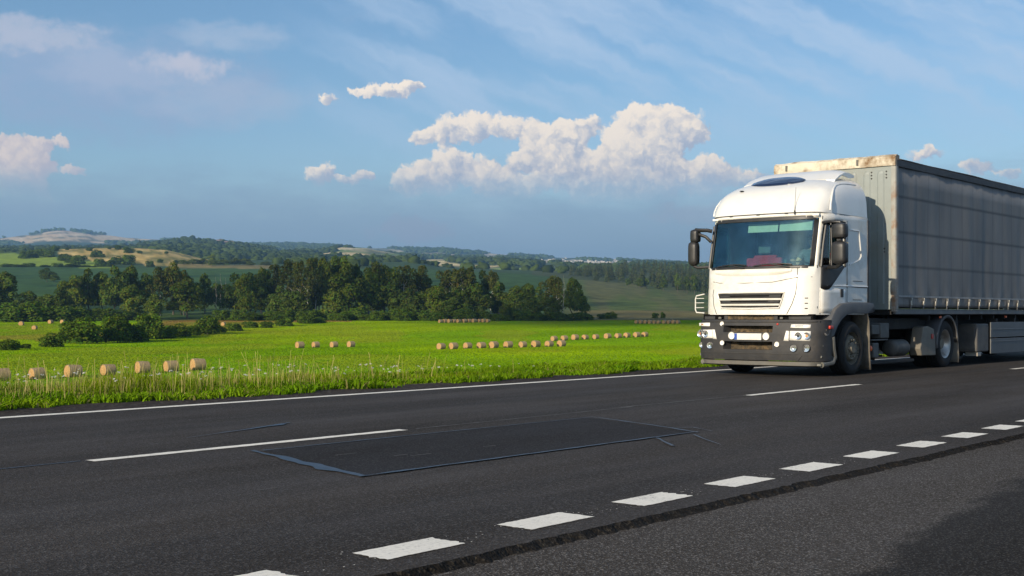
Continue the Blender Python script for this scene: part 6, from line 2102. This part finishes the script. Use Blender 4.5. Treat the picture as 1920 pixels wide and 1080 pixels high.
# ------------------------------------------------------------------ cloud whose shade lies over the tree belt
CUT = math.tan(SUN_EL)
def cloud_over(poly, alt, name, label, seed):
    g = np.random.default_rng(seed)
    poly = np.array(poly, float)
    off = np.array([sv.x, sv.y]) / math.hypot(sv.x, sv.y) * alt / CUT
    pts = []
    lo, hi = poly.min(0), poly.max(0)
    for gx in np.arange(lo[0], hi[0], 30):
        for gy in np.arange(lo[1], hi[1], 30):
            p = np.array([gx, gy]) + g.uniform(-13, 13, 2)
            ins = False
            if gy > 440 and g.random() < .85: continue
            for k in range(len(poly)):
                a, b_ = poly[k], poly[k - 1]
                if (a[1] > p[1]) != (b_[1] > p[1]) and p[0] < (b_[0] - a[0]) * (p[1] - a[1]) / (b_[1] - a[1]) + a[0]: ins = not ins
            if ins: pts.append(p)
    pts = np.array(pts); m_ = len(pts)
    r = g.uniform(14, 25, m_); hz = g.uniform(3, 6, m_)
    V = iv[None] * (1 + .1 * g.normal(size=(m_, len(iv), 1))) * np.stack([r, r, hz], -1)[:, None]
    V = V + np.stack([pts[:, 0] + off[0], pts[:, 1] + off[1], alt + g.uniform(-4, 10, m_)], -1)[:, None]
    F = ifc[None] + (np.arange(m_) * len(iv))[:, None, None]
    o = link_mesh(name, quads_mesh(name, V.reshape(-1, 3), F.reshape(-1, 3), smooth=True), mk('cloud_white', (.8, .8, .8), rough=1.0, var=.03, scale=.01))
    tag(o, label, 'cloud')
def gp(px, Y): return ((px - 960) / FOC * Y, Y)
cloud_over([gp(1500, 325), gp(1310, 335), gp(1120, 385), gp(900, 392), gp(720, 400), gp(640, 440), gp(520, 455), gp(400, 500), gp(200, 520), gp(0, 540), gp(-120, 560), gp(-120, 1080), gp(300, 1120), gp(700, 1100), gp(1000, 1000), gp(1200, 960), gp(1500, 900)],
           900, 'cloud', 'white cloud high behind the camera whose shade lies on the tree belt', 5)

# air
mh = bpy.data.materials.new('air')
nt, N, L = nodes_of(mh)
N.remove(N['Principled BSDF'])
pv = N.new('ShaderNodeVolumePrincipled')
pv.inputs['Color'].default_value = (.33, .62, 1.0, 1); pv.inputs['Density'].default_value = HAZE_D = 1.1e-4; pv.inputs['Anisotropy'].default_value = .2
L.new(pv.outputs[0], N['Material Output'].inputs['Volume'])
mb = MB(); mb.box(-13200, 13200, -13200, 13200, -14, 640)
o = mb.build('haze', mh, None, smooth=0); tag(o, kind='stuff')
SC.cycles.volume_bounces = 0
SC.cycles.volume_step_rate = 20
